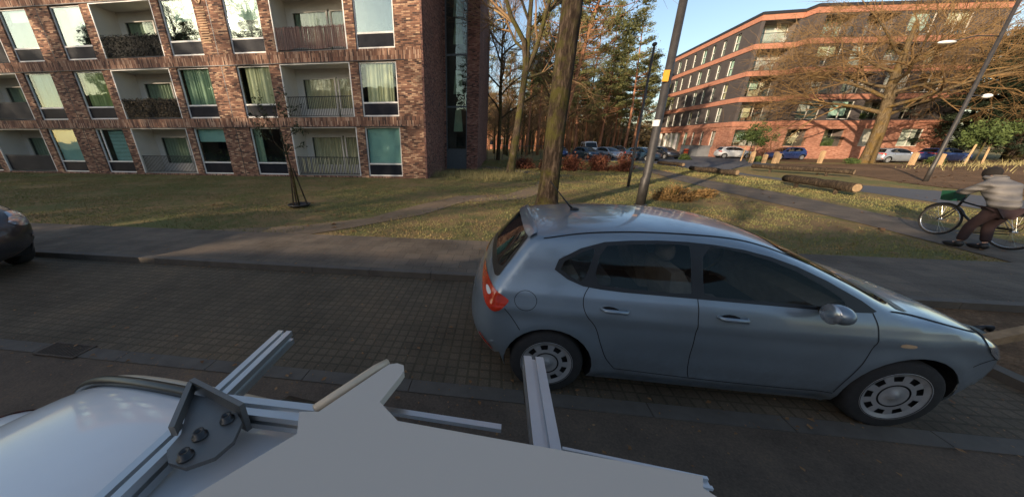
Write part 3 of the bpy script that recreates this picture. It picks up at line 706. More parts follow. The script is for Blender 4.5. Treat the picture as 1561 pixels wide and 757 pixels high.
class Shape:
    def __init__(s, ctrl, vtab, wheels, sill=.19, hw=1.0, arch=.355, taper=(.06, .10), beltup=.05, crease=True):
        C = catmull(ctrl, 9); s.P = C[:, :2]; s.Rr = C[:, 2]; s.n = C[:, 3]; s.L = s.P[:, 0].max()
        d = np.gradient(s.P, axis=0); d /= np.linalg.norm(d, axis=1)[:, None]; s.N = np.stack([d[:, 1], -d[:, 0]], 1)   # inward
        s.vz, s.vw = zip(*vtab); s.hw = hw; s.wheels = wheels; s.sill = sill; s.arch = arch; s.taper = taper; s.beltup = beltup; s.crease = crease
        zz = np.linspace(0, 2.6, 261); ww = np.interp(zz, s.vz, s.vw); k = np.ones(7) / 7
        s.tz = zz; s.tw = np.convolve(np.pad(ww, 3, 'edge'), k, 'valid')
    def W(s, x, z):
        u = x / s.L
        zz = z - s.beltup * (1 - u) * np.clip((z - .5) / .4, 0, 1)
        w = np.interp(zz, s.tz, s.tw) * s.hw
        t = 1 - s.taper[0] * np.clip(1 - u / .32, 0, 1) ** 2 - s.taper[1] * np.clip((u - .66) / .34, 0, 1) ** 2
        w = w * t
        if s.crease:
            zc = .80 - .05 * u
            w = w + .012 * np.exp(-((z - zc) / .035) ** 2) - .012 * np.exp(-((z - .50) / .10) ** 2) * np.clip(1 - abs(u - .48) / .3, 0, 1) + .012 * np.exp(-((z - .27) / .03) ** 2) * np.clip(1 - abs(u - .5) / .33, 0, 1)
        for (wx, wz) in s.wheels:
            r = np.hypot(x - wx, z - wz); w = w + .018 * np.exp(-((r - s.arch - .02) / .07) ** 2)
        return w
    def D(s, x, z):
        x = np.atleast_1d(x).astype(float); z = np.atleast_1d(z).astype(float)
        A = s.P[:-1]; B = s.P[1:]; AB = B - A; Q = np.stack([x, z], 1)[:, None, :]
        t = np.clip(((Q - A) * AB).sum(2) / (AB ** 2).sum(1), 0, 1); C = A + AB * t[..., None]
        d = np.linalg.norm(Q - C, axis=2); i = d.argmin(1); r = np.arange(len(x)); tt = t[r, i]
        return d[r, i], s.Rr[i] * (1 - tt) + s.Rr[i + 1] * tt, s.n[i] * (1 - tt) + s.n[i + 1] * tt
    def Y(s, x, z):
        x = np.atleast_1d(x).astype(float); z = np.atleast_1d(z).astype(float)
        d, R_, n = s.D(x, z); e = np.clip(d / R_, 0, 1)
        return s.W(x, z) * (1 - (1 - e) ** n) ** (1 / n)
    def outline_bottom(s, arches=True):
        a = s.P[-1]; b = s.P[0]; out = []
        zs = s.sill; ws = sorted(s.wheels, key=lambda q: -q[0])
        for (wx, wz) in ws:
            r = s.arch; th = math.acos(min(1, (wz - zs) / r))
            a0 = -math.pi / 2 + th; a1 = math.pi + math.pi / 2 - th
            for k in range(19): t = a0 + (a1 - a0) * k / 18; out.append((wx + r * math.cos(t), wz + r * math.sin(t)))
        return out
    def body(s, parent, mat, holes=()):
        holes = [chaikin(h, 1) for h in holes]
        ks = [0, .0006, .003, .009, .02, .04, .07, .11, .17, .25, .36, .5, .68, .9]
        nP = len(s.P); verts = []; faces = []
        for k in ks:
            q = s.P + s.N * (s.Rr * k)[:, None]
            y = s.Y(q[:, 0], q[:, 1]) if k else np.zeros(nP)
            verts += [(a, c, b) for (a, b), c in zip(q, y)]
        for j in range(len(ks) - 1):
            for i in range(nP - 1): a = j * nP + i; faces.append((a, a + 1, a + nP + 1, a + nP))
        inner = s.P + s.N * (s.Rr * ks[-1])[:, None]; base = (len(ks) - 1) * nP
        pl = [tuple(p) for p in inner] + s.outline_bottom()
        n0 = len(pl); pts = list(pl)
        d, R_, n = s.D([p[0] for p in pl], [p[1] for p in pl])
        xs = np.arange(0, s.L, .04); zs = np.arange(.1, 1.9, .035); gx_, gz_ = np.meshgrid(xs, zs); gx_ = gx_.ravel(); gz_ = gz_.ravel()
        dd, RR, _ = s.D(gx_, gz_)
        ok = dd > RR * ks[-1] + .012
        for (wx, wz) in s.wheels: ok &= np.hypot(gx_ - wx, gz_ - wz) > s.arch + .03
        for k2 in (.012,):
            for (wx, wz) in s.wheels: pts += [(wx + (s.arch + .015) * math.cos(t), wz + (s.arch + .015) * math.sin(t)) for t in np.linspace(.0, math.pi, 24)]
        pts += [(a, b) for a, b in zip(gx_[ok], gz_[ok])]
        eg = []
        for h in holes:
            h0 = len(pts); pts += [tuple(p) for p in h]; eg += [(h0 + i, h0 + (i + 1) % len(h)) for i in range(len(h))]
        res = geometry.delaunay_2d_cdt([Vector(p) for p in pts], eg, [list(range(n0))], 1, 1e-6)
        vo, fo = res[0], res[2]
        fo = [f for f in fo if not any(inside(sum(vo[i].x for i in f) / len(f), sum(vo[i].y for i in f) / len(f), h) for h in holes)]; Yv = s.Y([v.x for v in vo], [v.y for v in vo]); b0 = len(verts)
        verts += [(v.x, float(y), v.y) for v, y in zip(vo, Yv)]
        faces += [tuple(i + b0 for i in f) for f in fo]
        m = MB(); m.add(verts, faces); nv = len(verts)
        m.add([(a, -b, c) for a, b, c in verts], [tuple(reversed(f)) for f in faces])
        me_o = m.build('body', mat, parent, True)
        bm = bmesh.new(); bm.from_mesh(me_o.data); bmesh.ops.remove_doubles(bm, verts=bm.verts, dist=2e-4)
        bmesh.ops.recalc_face_normals(bm, faces=bm.faces)
        bm.to_mesh(me_o.data); bm.free(); me_o.data.update()
        return me_o
    def nrm(s, x, z):
        h = .004; Yx = (s.Y(x + h, z) - s.Y(x - h, z)) / (2 * h); Yz = (s.Y(x, z + h) - s.Y(x, z - h)) / (2 * h)
        n = np.stack([-Yx, np.ones_like(Yx), -Yz], 1); return n / np.linalg.norm(n, axis=1)[:, None]
    def decal(s, name, pts, mat, parent, eps=.003, it=2, grid=.035, sides=(1, -1), holes=()):
        holes = [chaikin(h, 1) for h in holes]
        pts = chaikin(pts, it) if it else pts
        q = []
        for i in range(len(pts)):
            a = pts[i]; b = pts[(i + 1) % len(pts)]; L = math.hypot(a[0] - b[0], a[1] - b[1]); k = max(1, int(L / grid))
            q += [(a[0] + (b[0] - a[0]) * j / k, a[1] + (b[1] - a[1]) * j / k) for j in range(k)]
        n0 = len(q); x0 = min(p[0] for p in q); x1 = max(p[0] for p in q); z0 = min(p[1] for p in q); z1 = max(p[1] for p in q)
        P = list(q)
        for x in np.arange(x0, x1, grid):
            for z in np.arange(z0, z1, grid): P.append((float(x) + .0007, float(z) + .0003))
        eg = []
        for h in holes:
            h0 = len(P); P += [tuple(p) for p in h]; eg += [(h0 + i, h0 + (i + 1) % len(h)) for i in range(len(h))]
        res = geometry.delaunay_2d_cdt([Vector(p) for p in P], eg, [list(range(n0))], 1, 1e-6); vo, fo = res[0], res[2]
        if holes: fo = [f for f in fo if not any(inside(sum(vo[i].x for i in f) / len(f), sum(vo[i].y for i in f) / len(f), h) for h in holes)]
        x = np.array([v.x for v in vo]); z = np.array([v.y for v in vo]); y = s.Y(x, z); n = s.nrm(x, z)
        v = np.stack([x, y, z], 1) + n * eps; out = []
        for sd_ in sides:
            m = MB(); m.add([(a, b * sd_, c) for a, b, c in v], [f if sd_ < 0 else tuple(reversed(f)) for f in fo])
            o = m.build(name, mat, parent, True); bm = bmesh.new(); bm.from_mesh(o.data)
            bmesh.ops.remove_doubles(bm, verts=bm.verts, dist=4e-4); bmesh.ops.recalc_face_normals(bm, faces=bm.faces)
            avg = sum(f.normal.y for f in bm.faces)
            if avg * sd_ < 0: bmesh.ops.reverse_faces(bm, faces=bm.faces)
            bm.to_mesh(o.data); bm.free(); out.append(o)
        return out
    def line(s, name, pts, mat, parent, w_=.006, eps=.0015, smooth=True):
        pts = catmull([(a, b) for a, b in pts], 8) if smooth and len(pts) > 2 else np.array(pts)
        if len(pts) == 2: pts = np.array([pts[0] + (pts[1] - pts[0]) * t for t in np.linspace(0, 1, 14)])
        d = np.gradient(pts, axis=0); d /= np.linalg.norm(d, axis=1)[:, None]; nn = np.stack([-d[:, 1], d[:, 0]], 1)
        m = MB()
        for sd_ in (1, -1):
            m = MB(); b0 = 0
            for k in (-.5, .5):
                q = pts + nn * w_ * k; y = s.Y(q[:, 0], q[:, 1]); n = s.nrm(q[:, 0], q[:, 1]); v = np.stack([q[:, 0], y, q[:, 1]], 1) + n * eps
                m.v += [(a, b * sd_, c) for a, b, c in v]
            k = len(pts); m.f += [(b0 + i, b0 + i + 1, b0 + k + i + 1, b0 + k + i) for i in range(k - 1)]
            ob = m.build(name, mat, parent)
        return ob
    def top_patch(s, name, s0, s1, w0, w1, mat, parent, eps=.004, nu=24, nvv=18, rnd_=.0):
        """a pane lying on the centre surface between profile fractions s0..s1, half width share w0 to w1 of the body width"""
        i0 = s0 * (len(s.P) - 1); i1 = s1 * (len(s.P) - 1); m = MB()
        for a in range(nvv + 1):
            f = a / nvv; ii = i0 + (i1 - i0) * f; j = int(min(ii, len(s.P) - 2)); t = ii - j
            p = s.P[j] * (1 - t) + s.P[j + 1] * t; nn = s.N[j] * (1 - t) + s.N[j + 1] * t; R_ = s.Rr[j] * (1 - t) + s.Rr[j + 1] * t; n = s.n[j] * (1 - t) + s.n[j + 1] * t
            ws = w0 + (w1 - w0) * f; e_ = min(f, 1 - f); ws *= 1 - rnd_ * max(0, 1 - e_ / .12) ** 2
            for b in range(nu + 1):
                u = -1 + 2 * b / nu; d = 0
                W = float(s.W(np.array([p[0]]), np.array([p[1]]))[0]); r = abs(u) * ws; r = min(r, .995)
                for _ in range(6):
                    d = R_ * (1 - (1 - r ** n) ** (1 / n)); q = p + nn * d; W = float(s.W(np.array([q[0]]), np.array([q[1]]))[0])
                q = p + nn * (d - eps); m.v.append((q[0], u * ws * W, q[1]))
        k = nu + 1; m.f = [(a * k + b, a * k + b + 1, (a + 1) * k + b + 1, (a + 1) * k + b) for a in range(nvv) for b in range(nu)]
        return m.build(name, mat, parent, True)
    def frac(s, x, after=None):     # profile fraction at a given x on the upper side
        i = np.argmin(abs(s.P[:, 0] - x) + (s.P[:, 1] < .62) * 9); return i / (len(s.P) - 1)
HV = [(.10, .72), (.19, .775), (.28, .815), (.45, .838), (.62, .845), (.80, .842), (.88, .822), (.94, .785), (1.05, .735), (1.2, .675), (1.33, .615), (1.42, .56), (1.5, .52)]
HATCH = [(.16, .22, .24, 2.2), (.05, .34, .28, 2.2), (.01, .47, .28, 2.2), (.02, .62, .27, 2.2), (.07, .78, .22, 2.3), (.14, .93, .18, 2.4), (.22, 1.04, .14, 2.5), (.36, 1.20, .12, 2.6), (.50, 1.345, .09, 2.7), (.62, 1.395, .09, 2.6),
         (.95, 1.432, .10, 2.5), (1.4, 1.446, .11, 2.5), (1.85, 1.432, .11, 2.5), (2.2, 1.385, .12, 2.4), (2.45, 1.30, .13, 2.4), (2.78, 1.145, .13, 2.4), (3.05, 1.005, .12, 2.4), (3.3, .945, .10, 2.4), (3.53, .885, .11, 2.3), (3.72, .80, .16, 2.2), (3.85, .69, .28, 2.1), (3.93, .55, .38, 2.0), (3.94, .40, .40, 2.0), (3.89, .26, .38, 2.0), (3.81, .20, .34, 2.0)]
def wheel(parent, x, y, side, r=.30, wd=.19, cap='hub'):
    w0 = MB(); y0 = y - side * wd          # y = outer face
    prof = [(r * .68, 0), (r * .90, 0), (r * .97, -.012), (r, -.035), (r, -wd + .035), (r * .97, -wd + .01), (r * .9, -wd), (r * .64, -wd)]
    w0.lathe([(a, side * b) for a, b in prof], 40, 'Y'); t = w0.build('wheel', 'tyre', parent, True, True); t.location = (x, y, r)
    c = MB(); c.lathe([(.0, side * -.004), (.03, side * -.002), (.035, side * -.012), (r * .30, side * -.010)], 32, 'Y')
    n = 9
    ri, ro, rr_ = r * .34, r * .64, r * .71
    for k in range(n):     # spokes between the holes
        for (a0, a1, q0, q1) in ((k - .24, k + .24, ri, ro),):
            seg = 4; vs_ = []
            for j in range(seg + 1):
                a = 2 * math.pi * (a0 + (a1 - a0) * j / seg) / n
                for q, dy in ((q0, -.010), (q1, -.014)): vs_.append((q * math.cos(a), side * dy, q * math.sin(a)))
            c.add(vs_, [(2 * j, 2 * j + 1, 2 * j + 3, 2 * j + 2) for j in range(seg)])
    c.lathe([(ri, side * -.010), (r * .44, side * -.012)], 40, 'Y')
    c.lathe([(r * .58, side * -.014), (rr_ - .012, side * -.004), (rr_, side * .002), (rr_, side * -.02)], 40, 'Y')
    c.build('hubcap', cap, t, True)
    MB().lathe([(0, side * -.03), (r * .65, side * -.03)], 32, 'Y').build('brake_disc', 'blacktrim', t)
    return t
def underbody(parent, S, y=.60, rr_=.36, ws=None, wmax=.80):
    m = MB(); xs = sorted(w_[0] for w_ in S.wheels)
    m.box(xs[0] + rr_ + .03, xs[1] - rr_ - .03, -.70, .70, .17, .5); m.box(.35, S.L - .45, -.55, .55, .24, .62)
    for (wx, wz) in S.wheels:
        for sd_ in (1, -1):
            b0 = len(m.v); n = 20
            for k in range(n + 1):
                t = -.35 + (math.pi + .7) * k / n
                yo = float(S.Y(wx + (rr_ + .0) * math.cos(t), max(.2, wz + rr_ * math.sin(t)))[0]) - .012
                for yy in (.5, yo): m.v.append((wx + (rr_) * math.cos(t), sd_ * yy, wz + (rr_) * math.sin(t)))
            m.f += [(b0 + 2 * i, b0 + 2 * i + 1, b0 + 2 * i + 3, b0 + 2 * i + 2) for i in range(n)]
            m.add([(wx + rr_ * math.cos(t), sd_ * .5, wz + rr_ * math.sin(t)) for t in np.linspace(-.35, math.pi + .35, 16)], [tuple(range(16))])
    return m.build('underbody', 'gap', parent)
def hatchback(loc, rz, mat, label, detail=True, name='parked_car'):
    S = Shape(HATCH, HV, [(.71, .30), (3.18, .30)])
    root = empty(name, loc, rz); tag(root, label, 'car')
    trim = [(.66, 1.145), (.98, 1.318), (1.35, 1.352), (1.75, 1.348), (2.12, 1.300), (2.45, 1.19), (2.86, .965), (2.80, .942), (2.2, .955), (1.5, .975), (1.12, .985), (.86, 1.015)]
    q = [(.72, 1.14), (.97, 1.28), (1.01, 1.27), (.93, 1.04), (.87, 1.045)]
    r_ = [(1.055, 1.295), (1.2, 1.312), (1.45, 1.328), (1.66, 1.330), (1.675, 1.30), (1.685, 1.02), (1.68, .995), (1.15, 1.012), (1.00, 1.035)]
    f_ = [(1.755, 1.328), (1.98, 1.305), (2.28, 1.225), (2.55, 1.09), (2.66, 1.01), (2.66, .970), (2.2, .978), (1.78, .990), (1.765, 1.02)]
    S.body(root, mat, (q, r_, f_)); underbody(root, S)
    S.decal('window_surround', trim, 'blacktrim', root, .002, 1, holes=(q, r_, f_))
    for nm, p in (('quarter_window', q), ('rear_door_window', r_), ('front_door_window', f_)): S.decal(nm, p, 'carpane', root, .001, 1)
    # cabin: floor tub, seats, dashboard and wheel
    MB().box(.45, 3.0, -.62, .62, .42, .55).box(.45, .52, -.55, .55, .55, .93).build('cabin_floor', 'cabin', root)
    MB().prism([(2.75, .55), (3.0, .55), (3.05, .93), (2.72, .97), (2.62, .90), (2.66, .80)], -.66, .66, lambda x, y, z: (x, z, y)).build('dashboard', 'cabin', root)
    for nm, x, ys in (('front_seat', 1.78, (-.36, .36)), ('rear_seat', .95, (-.34, .34))):
        for yy in ys:
            m = MB(); sec = [(x + .12, .62), (x + .02, .95), (x - .08, 1.10), (x - .16, 1.08), (x - .14, .9), (x - .02, .58)]
            m.prism(sec, yy - .23, yy + .23, lambda a, b, c: (a, c, b)); m.box(x, x + .5, yy - .24, yy + .24, .56, .70)
            so_ = m.build(nm, 'cabin', root); MB().ball((x - .13, yy, 1.20), .13, 12, 8, (.45, .95, .75)).build('headrest', 'cabin', so_, True)
    MB().tube([(2.45 + .06 * math.sin(t), .36 + .18 * math.cos(t), .93 + .17 * math.sin(t)) for t in np.linspace(0, 2 * math.pi, 25)], .015, 6, False).build('steering_wheel', 'cabin', root, True)
    s0, s1 = S.frac(.215), S.frac(.50)
    S.top_patch('rear_window_surround', s0 - .003, s1 + .002, .93, .86, 'blacktrim', root, .003, rnd_=.1)
    S.top_patch('rear_window', s0 + .012, s1 - .006, .86, .80, 'carglass', root, .006, rnd_=.12)
    s2, s3 = S.frac(2.33), S.frac(3.06)
    S.top_patch('windscreen', s2, s3, .88, .90, 'carglass', root, .004, rnd_=.06)
    S.top_patch('cowl', s3 + .002, s3 + .012, .90, .90, 'blacktrim', root, .004)
    # spoiler lip over the rear window
    sp = S.top_patch('spoiler', s1 - .004, s1 + .03, .93, .93, mat, root, .022, rnd_=.2)
    tl = S.decal('tail_light', [(.13, .90), (.15, .955), (.22, .955), (.37, .875), (.37, .85), (.30, .775), (.25, .755), (.17, .80)], 'tail', root, .005, 2, .012)
    S.decal('reversing_lamp', [(.18, .895), (.205, .92), (.24, .895), (.205, .86)], 'sticker', tl[0], .008, 2, .012, sides=(1,))
    S.decal('reversing_lamp', [(.18, .895), (.205, .92), (.24, .895), (.205, .86)], 'sticker', tl[1], .008, 2, .012, sides=(-1,))
    S.decal('rear_reflector', [(.12, .47), (.15, .48), (.27, .37), (.25, .36)], 'tail', root, .004, 1, .012)
    S.decal('headlight', [(3.50, .80), (3.58, .83), (3.70, .765), (3.79, .68), (3.75, .61), (3.64, .66), (3.54, .74)], 'headlight', root, .006, 1, .02)
    S.decal('side_indicator', [(3.0, .735), (3.0, .765), (3.08, .76), (3.10, .745), (3.08, .73)], 'amber', root, .005, 1, .02)
    # shut lines
    g = [('door_gap', [(.985, 1.03), (.93, .93), (.95, .82), (1.04, .70), (1.10, .55), (1.16, .42), (1.24, .32)]), ('door_gap', [(1.725, .985), (1.735, .8), (1.75, .6), (1.77, .40), (1.80, .30)]),
         ('door_gap', [(2.82, .95), (2.86, .8), (2.85, .6), (2.80, .42), (2.78, .30)]), ('sill_gap', [(1.24, .315), (1.8, .295), (2.4, .285), (2.78, .29)]),
         ('bumper_gap', [(.34, .80), (.40, .72), (.47, .62)]), ('bumper_gap', [(3.52, .60), (3.62, .66), (3.70, .67)]), ('bonnet_gap', [(2.95, .955), (3.2, .905), (3.45, .845), (3.62, .80)]),
         ('roof_gap', [(.62, 1.33), (.95, 1.375), (1.4, 1.392), (1.9, 1.376), (2.2, 1.325), (2.5, 1.215)])]
    for nm, p in g: S.line(nm, p, 'gap', root)
    th = np.linspace(0, 2 * math.pi, 26); S.line('fuel_flap', [(.50 + .085 * math.cos(t), .875 + .075 * math.sin(t)) for t in th], 'gap', root, .004)
    S.line('sill_trim', [(1.12, .215), (1.6, .205), (2.2, .20), (2.78, .205)], mat, root, .035, .012)
    for hx in (1.17, 1.97):
        for sd_ in (1, -1):
            y = float(S.Y(hx, .845)[0]); m = MB()
            m.tube([(hx - .11, sd_ * (y - .01), .86), (hx - .09, sd_ * (y + .028), .862), (hx + .06, sd_ * (y + .032), .858), (hx + .09, sd_ * (y - .01), .855)], [.012, .016, .016, .012], 8)
            h = m.build('door_handle', mat, root, True)
    S.decal('handle_recess', [(1.06, .84), (1.06, .875), (1.13, .885), (1.2, .86), (1.15, .825)], 'gap', root, .003, 1, .02)
    S.decal('handle_recess', [(1.88, .84), (1.88, .875), (1.95, .885), (2.02, .86), (1.97, .825)], 'gap', root, .003, 1, .02)
    for sd_ in (1, -1):
        m = MB(); m.ball((2.50, sd_ * .91, .985), .088, 16, 10, (.72, .95, .72))
        mo = m.build('side_mirror', mat, root, True)
        MB().bar((2.52, sd_ * .78, .955), (2.52, sd_ * .90, .96), .06, .035).build('mirror_arm', 'blacktrim', mo)
        MB().lathe([(0, -.008), (.062, -.008), (.068, 0)], 20, 'X', (2.45, sd_ * .91, .985)).build('mirror_glass', 'headlight', mo, True)
    a = MB(); a.tube([(.96, 0, 1.435), (.86, 0, 1.54), (.72, 0, 1.70)], [.013, .006, .004], 6); a.ball((.97, 0, 1.44), .03, 8, 6, (1.5, .8, .6)); a.build('antenna', 'blacktrim', root, True)
    for x in (.71, 3.18):
        for sd_ in (1, -1): wheel(root, x, sd_ * .825, sd_)
    return root
car = hatchback((-.24, 2.945, 0), R(-.7), 'p_bluegrey', 'blue grey metallic five door hatchback parked on the setts beside the kerb')
def recolour(root, mat, label, loc, rz, group=None):
    """copy of the hatchback with its own paint"""
    r = copy_tree(root); r.location = loc; r.rotation_euler = (0, 0, rz); r['label'] = label
    if group: r['group'] = group
    stack = list(r.children)
    while stack:
        o = stack.pop(); stack += list(o.children)
        if o.type == 'MESH' and o.data.materials[0] == M['p_bluegrey']:
            key = (o.data.name.split('.')[0] + str(len(o.data.vertices)), mat)
            if key not in recolour.cache:
                me = o.data.copy(); me.materials[0] = M[mat]; recolour.cache[key] = me
            o.data = recolour.cache[key]
    return r
recolour.cache = {}
bpy.context.view_layer.update()
recolour(car, 'p_dark', 'near black car whose front end shows at the left edge of the parking strip', (-11.95, 3.15, 0), 0).scale = (1.1, 1.05, 1.18)
gcar = 'cars parked in the far car park'
recolour(car, 'p_white', 'white hatchback standing by the grey wall before the orange brick flats', (28.3, 45.6, 0), R(-8), gcar)
recolour(car, 'p_blue', 'deep blue car behind the wooden bollards', (35.6, 42.2, 0), R(186), gcar)
recolour(car, 'p_silver', 'silver car parked left of the big oak trunk', (38.2, 37.6, 0), R(4), gcar)
recolour(car, 'p_blue', 'blue car parked right of the big oak trunk', (44.2, 39.0, 0), R(3), gcar)
recolour(car, 'p_navy', 'dark blue car nearest the side road at the edge of the car park', (15.3, 40.0, 0), R(-62), gcar)
recolour(car, 'p_navy', 'dark blue car behind the copper hedge, left of the tall white van', (10.2, 43.5, 0), R(-70), gcar)
recolour(car, 'p_silver', 'silver car behind the copper hedge in front of the white van', (12.6, 42.5, 0), R(-70), gcar)
recolour(car, 'p_dark', 'black car at the far end of the car park beside the thick lamp post', (20.5, 45, 0), R(-80), gcar)
recolour(car, 'p_blue', 'blue car behind the copper hedge in line with the big tree trunk', (8.2, 47, 0), R(-90), gcar)
recolour(car, 'p_dark', 'dark car glimpsed between the tree trunks on the far side', (17.8, 52, 0), R(-95), gcar)
VAN = [(.1, .25, .12, 2.6), (.03, .45, .12, 2.6), (.02, 1.0, .10, 3), (.06, 1.6, .10, 3), (.12, 1.95, .12, 3), (.3, 2.05, .12, 3), (1.5, 2.08, .12, 3), (3.2, 2.06, .12, 3), (3.6, 1.98, .14, 2.6), (3.95, 1.6, .14, 2.5), (4.3, 1.15, .14, 2.4), (4.6, 1.02, .16, 2.4), (4.85, .85, .25, 2.2), (4.93, .6, .3, 2.1), (4.92, .35, .3, 2.1), (4.85, .22, .3, 2.1)]
VV = [(.1, .80), (.3, .90), (.6, .94), (1.1, .93), (1.5, .88), (2.0, .80), (2.2, .78)]
def van(loc, rz, label):
    S = Shape(VAN, VV, [(.95, .33), (4.0, .33)], sill=.25, arch=.38, crease=False); root = empty('parked_van', loc, rz); tag(root, label, 'van')
    S.body(root, 'p_white'); underbody(root, S, rr_=.38)
    S.decal('front_door_window', [(2.9, 1.75), (3.5, 1.75), (4.05, 1.22), (2.9, 1.18)], 'carglass', root, .004, 1)
    S.decal('side_window', [(.4, 1.75), (2.6, 1.78), (2.6, 1.2), (.4, 1.2)], 'carglass', root, .004, 1)
    S.top_patch('windscreen', S.frac(3.7), S.frac(4.28), .9, .92, 'carglass', root, .004, rnd_=.05)
    S.decal('headlight', [(4.5, .95), (4.7, .9), (4.85, .72), (4.6, .75)], 'headlight', root, .005, 1, .03)
    S.decal('tail_light', [(.06, 1.3), (.14, 1.3), (.14, .9), (.06, .9)], 'tail', root, .005, 1, .03)
    for x in (.95, 4.0):
        for sd_ in (1, -1): wheel(root, x, sd_ * .91, sd_, .33)
    return root
van((14.0, 54.5, 0), R(-93), 'tall white van parked behind the row of cars')
van((10.2, 62, 0), R(-90), 'smaller looking white van farther back left of the tall white van')

# ------------------------------------------------------------------ the survey car under the camera and its roof rack
OWN = [(.12, .25, .2, 2.4), (.0, .5, .2, 2.4), (.04, .73, .16, 2.5), (.16, .85, .12, 2.6), (.5, .905, .09, 2.7), (.86, .95, .08, 2.7), (1.0, 1.06, .06, 2.9), (1.22, 1.285, .045, 3.1), (1.47, 1.46, .045, 3.1), (1.70, 1.55, .045, 3.1), (2.05, 1.588, .045, 3.1), (2.6, 1.592, .05, 3.1), (3.1, 1.57, .07, 2.8), (3.5, 1.46, .10, 2.6), (4.0, 1.12, .10, 2.5), (4.4, .98, .12, 2.4), (4.8, .8, .2, 2.2), (4.9, .5, .3, 2.1), (4.8, .25, .3, 2.1)]
OV = [(.1, .76), (.3, .83), (.6, .86), (.78, .85), (.88, .81), (1.0, .75), (1.2, .67), (1.4, .61), (1.52, .58), (1.65, .56)]
OS = Shape(OWN, OV, [(.95, .31), (3.8, .31)], sill=.2, beltup=0, crease=False)
own = empty('survey_car', (-2.6, .09, 0), R(-7.5)); tag(own, 'white car under the camera with a grey board and aluminium rack on its roof', 'car')
OS.body(own, 'p_white'); underbody(own, OS)
OS.decal('side_window', [(1.3, 1.16), (1.55, 1.33), (1.8, 1.42), (2.4, 1.48), (3.1, 1.44), (3.8, 1.12), (3.7, 1.0), (1.3, .98)], 'carglass', own, .004, 1, .05)
OS.decal('tail_light', [(.10, .78), (.2, .80), (.30, .79), (.28, .68), (.12, .66)], 'tail', own, .006, 1, .02)
for sd_ in (1, -1):
    pts = []; q2 = []
    for x, z in catmull([(.98, .96), (1.20, 1.215), (1.45, 1.395), (1.70, 1.49), (2.05, 1.53), (2.35, 1.535)], 6):
        y = float(OS.Y(x, z)[0]); pts.append((x, sd_ * (y + .022), z + .012)); q2.append((x, sd_ * (y - .004), z + .034))
    MB().tube(pts, .013, 8).build('roof_rail', 'beige', own, True)
    MB().tube(q2, .012, 8).build('roof_seal', 'seal', own, True)
    MB().tube([(2.0, sd_ * .60, 1.47), (2.12, sd_ * .62, 1.53), (2.3, sd_ * .61, 1.545), (3.1, sd_ * .60, 1.53)], [.012, .02, .02, .02], 8).build('rack_foot', 'blacktrim', own, True)
for x in (.95, 3.8):
    for sd_ in (1, -1): wheel(own, x, sd_ * .84, sd_, .31)

rack = empty('roof_rack', (-.2, .2, 1.6)); tag(rack, 'aluminium profile roof rack with a bolted corner bracket on the white car', 'roof rack')
def profile_bar(a, b, name='bar', wd=.040, h=.040):
    """slotted aluminium extrusion"""
    a = Vector(a); b = Vector(b); d = (b - a).normalized(); sx = d.cross(Vector((0, 0, 1))).normalized(); up = sx.cross(d)
    hw, hh, sl, dp = wd / 2, h / 2, .004, .008
    sec = [(-hw, -hh), (hw, -hh), (hw, -sl), (hw - dp, -sl), (hw - dp, sl), (hw, sl), (hw, hh), (sl, hh), (sl, hh - dp), (-sl, hh - dp), (-sl, hh), (-hw, hh), (-hw, sl), (-hw + dp, sl), (-hw + dp, -sl), (-hw, -sl)]
    n = len(sec); m = MB(); m.add([a + sx * u + up * v for u, v in sec] + [b + sx * u + up * v for u, v in sec], [(i, (i + 1) % n, (i + 1) % n + n, i + n) for i in range(n)])
    m.add([b + sx * u + up * v for u, v in sec], [tuple(range(n))]); m.add([a + sx * u + up * v for u, v in sec], [tuple(reversed(range(n)))])
    o = m.build(name, 'alu', rack, False, False); return inP(o, rack)
profile_bar((-.475, .12, 1.607), (-.492, .55, 1.607), wd=.034, h=.034)
profile_bar((.088, -.2, 1.607), (.088, .53, 1.607))
profile_bar((-.475, .345, 1.607), (-.20, .345, 1.607), wd=.034, h=.03)
inP(MB().bar((-.20, .385, 1.6), (.022, .375, 1.6), .010, .008).build('thin_rod', 'alu', rack), rack)
profile_bar((.108, .322, 1.625), (.29, .304, 1.625), wd=.016, h=.016)
# bracket: a flat plate, an upright web and bolts
bx = MB(); bx.prism([(-.52, .345), (-.43, .335), (-.385, .305), (-.372, .275), (-.378, .25), (-.405, .232), (-.435, .235), (-.455, .25), (-.46, .275)], 1.627, 1.634)
inP(bx.build('bracket_plate', 'bracket', rack), rack)
b2 = MB(); b2.prism([(-.525, .353), (-.522, .36), (-.39, .322), (-.393, .315)], 1.60, 1.655); b2.prism([(-.528, .352), (-.52, .355), (-.462, .272), (-.47, .27)], 1.634, 1.652)
inP(b2.build('bracket_web', 'bracket', rack), rack)
for x, y in ((-.427, .275), (-.418, .245), (-.41, .305)):
    bo = MB(); bo.lathe([(0, .003), (.004, .003), (.004, .008), (.007, .008), (.007, 0), (.010, 0), (.010, -.002)], 16, 'Z', (x, y, 1.637)); inP(bo.build('bolt', 'bolt', rack, True), rack)
cover = MB()
cp = [(-.60, -.15), (-.345, .19), (-.272, .283), (-.292, .318), (-.262, .322)]
cp += [(-.198, .425), (-.19, .437), (-.176, .442), (-.162, .438), (-.157, .425), (-.160, .408)]
cp += [(-.175, .352), (-.135, .322), (.05, .31), (.27, .295), (.262, .28), (.28, .265), (.42, -.15)]
cover.prism(cp, 1.64, 1.655)  # added board standing in for the blanked-out patch over the rack
cov = cover.build('cover_board', 'board'); tag(cov, 'plain matt grey board with a rounded arm lying on the roof rack', 'board')
MB().tube([(-.275, .330, 1.648), (-.212, .425, 1.652), (-.196, .446, 1.650)], .008, 8).build('edge_strip', 'beige', cov, True)

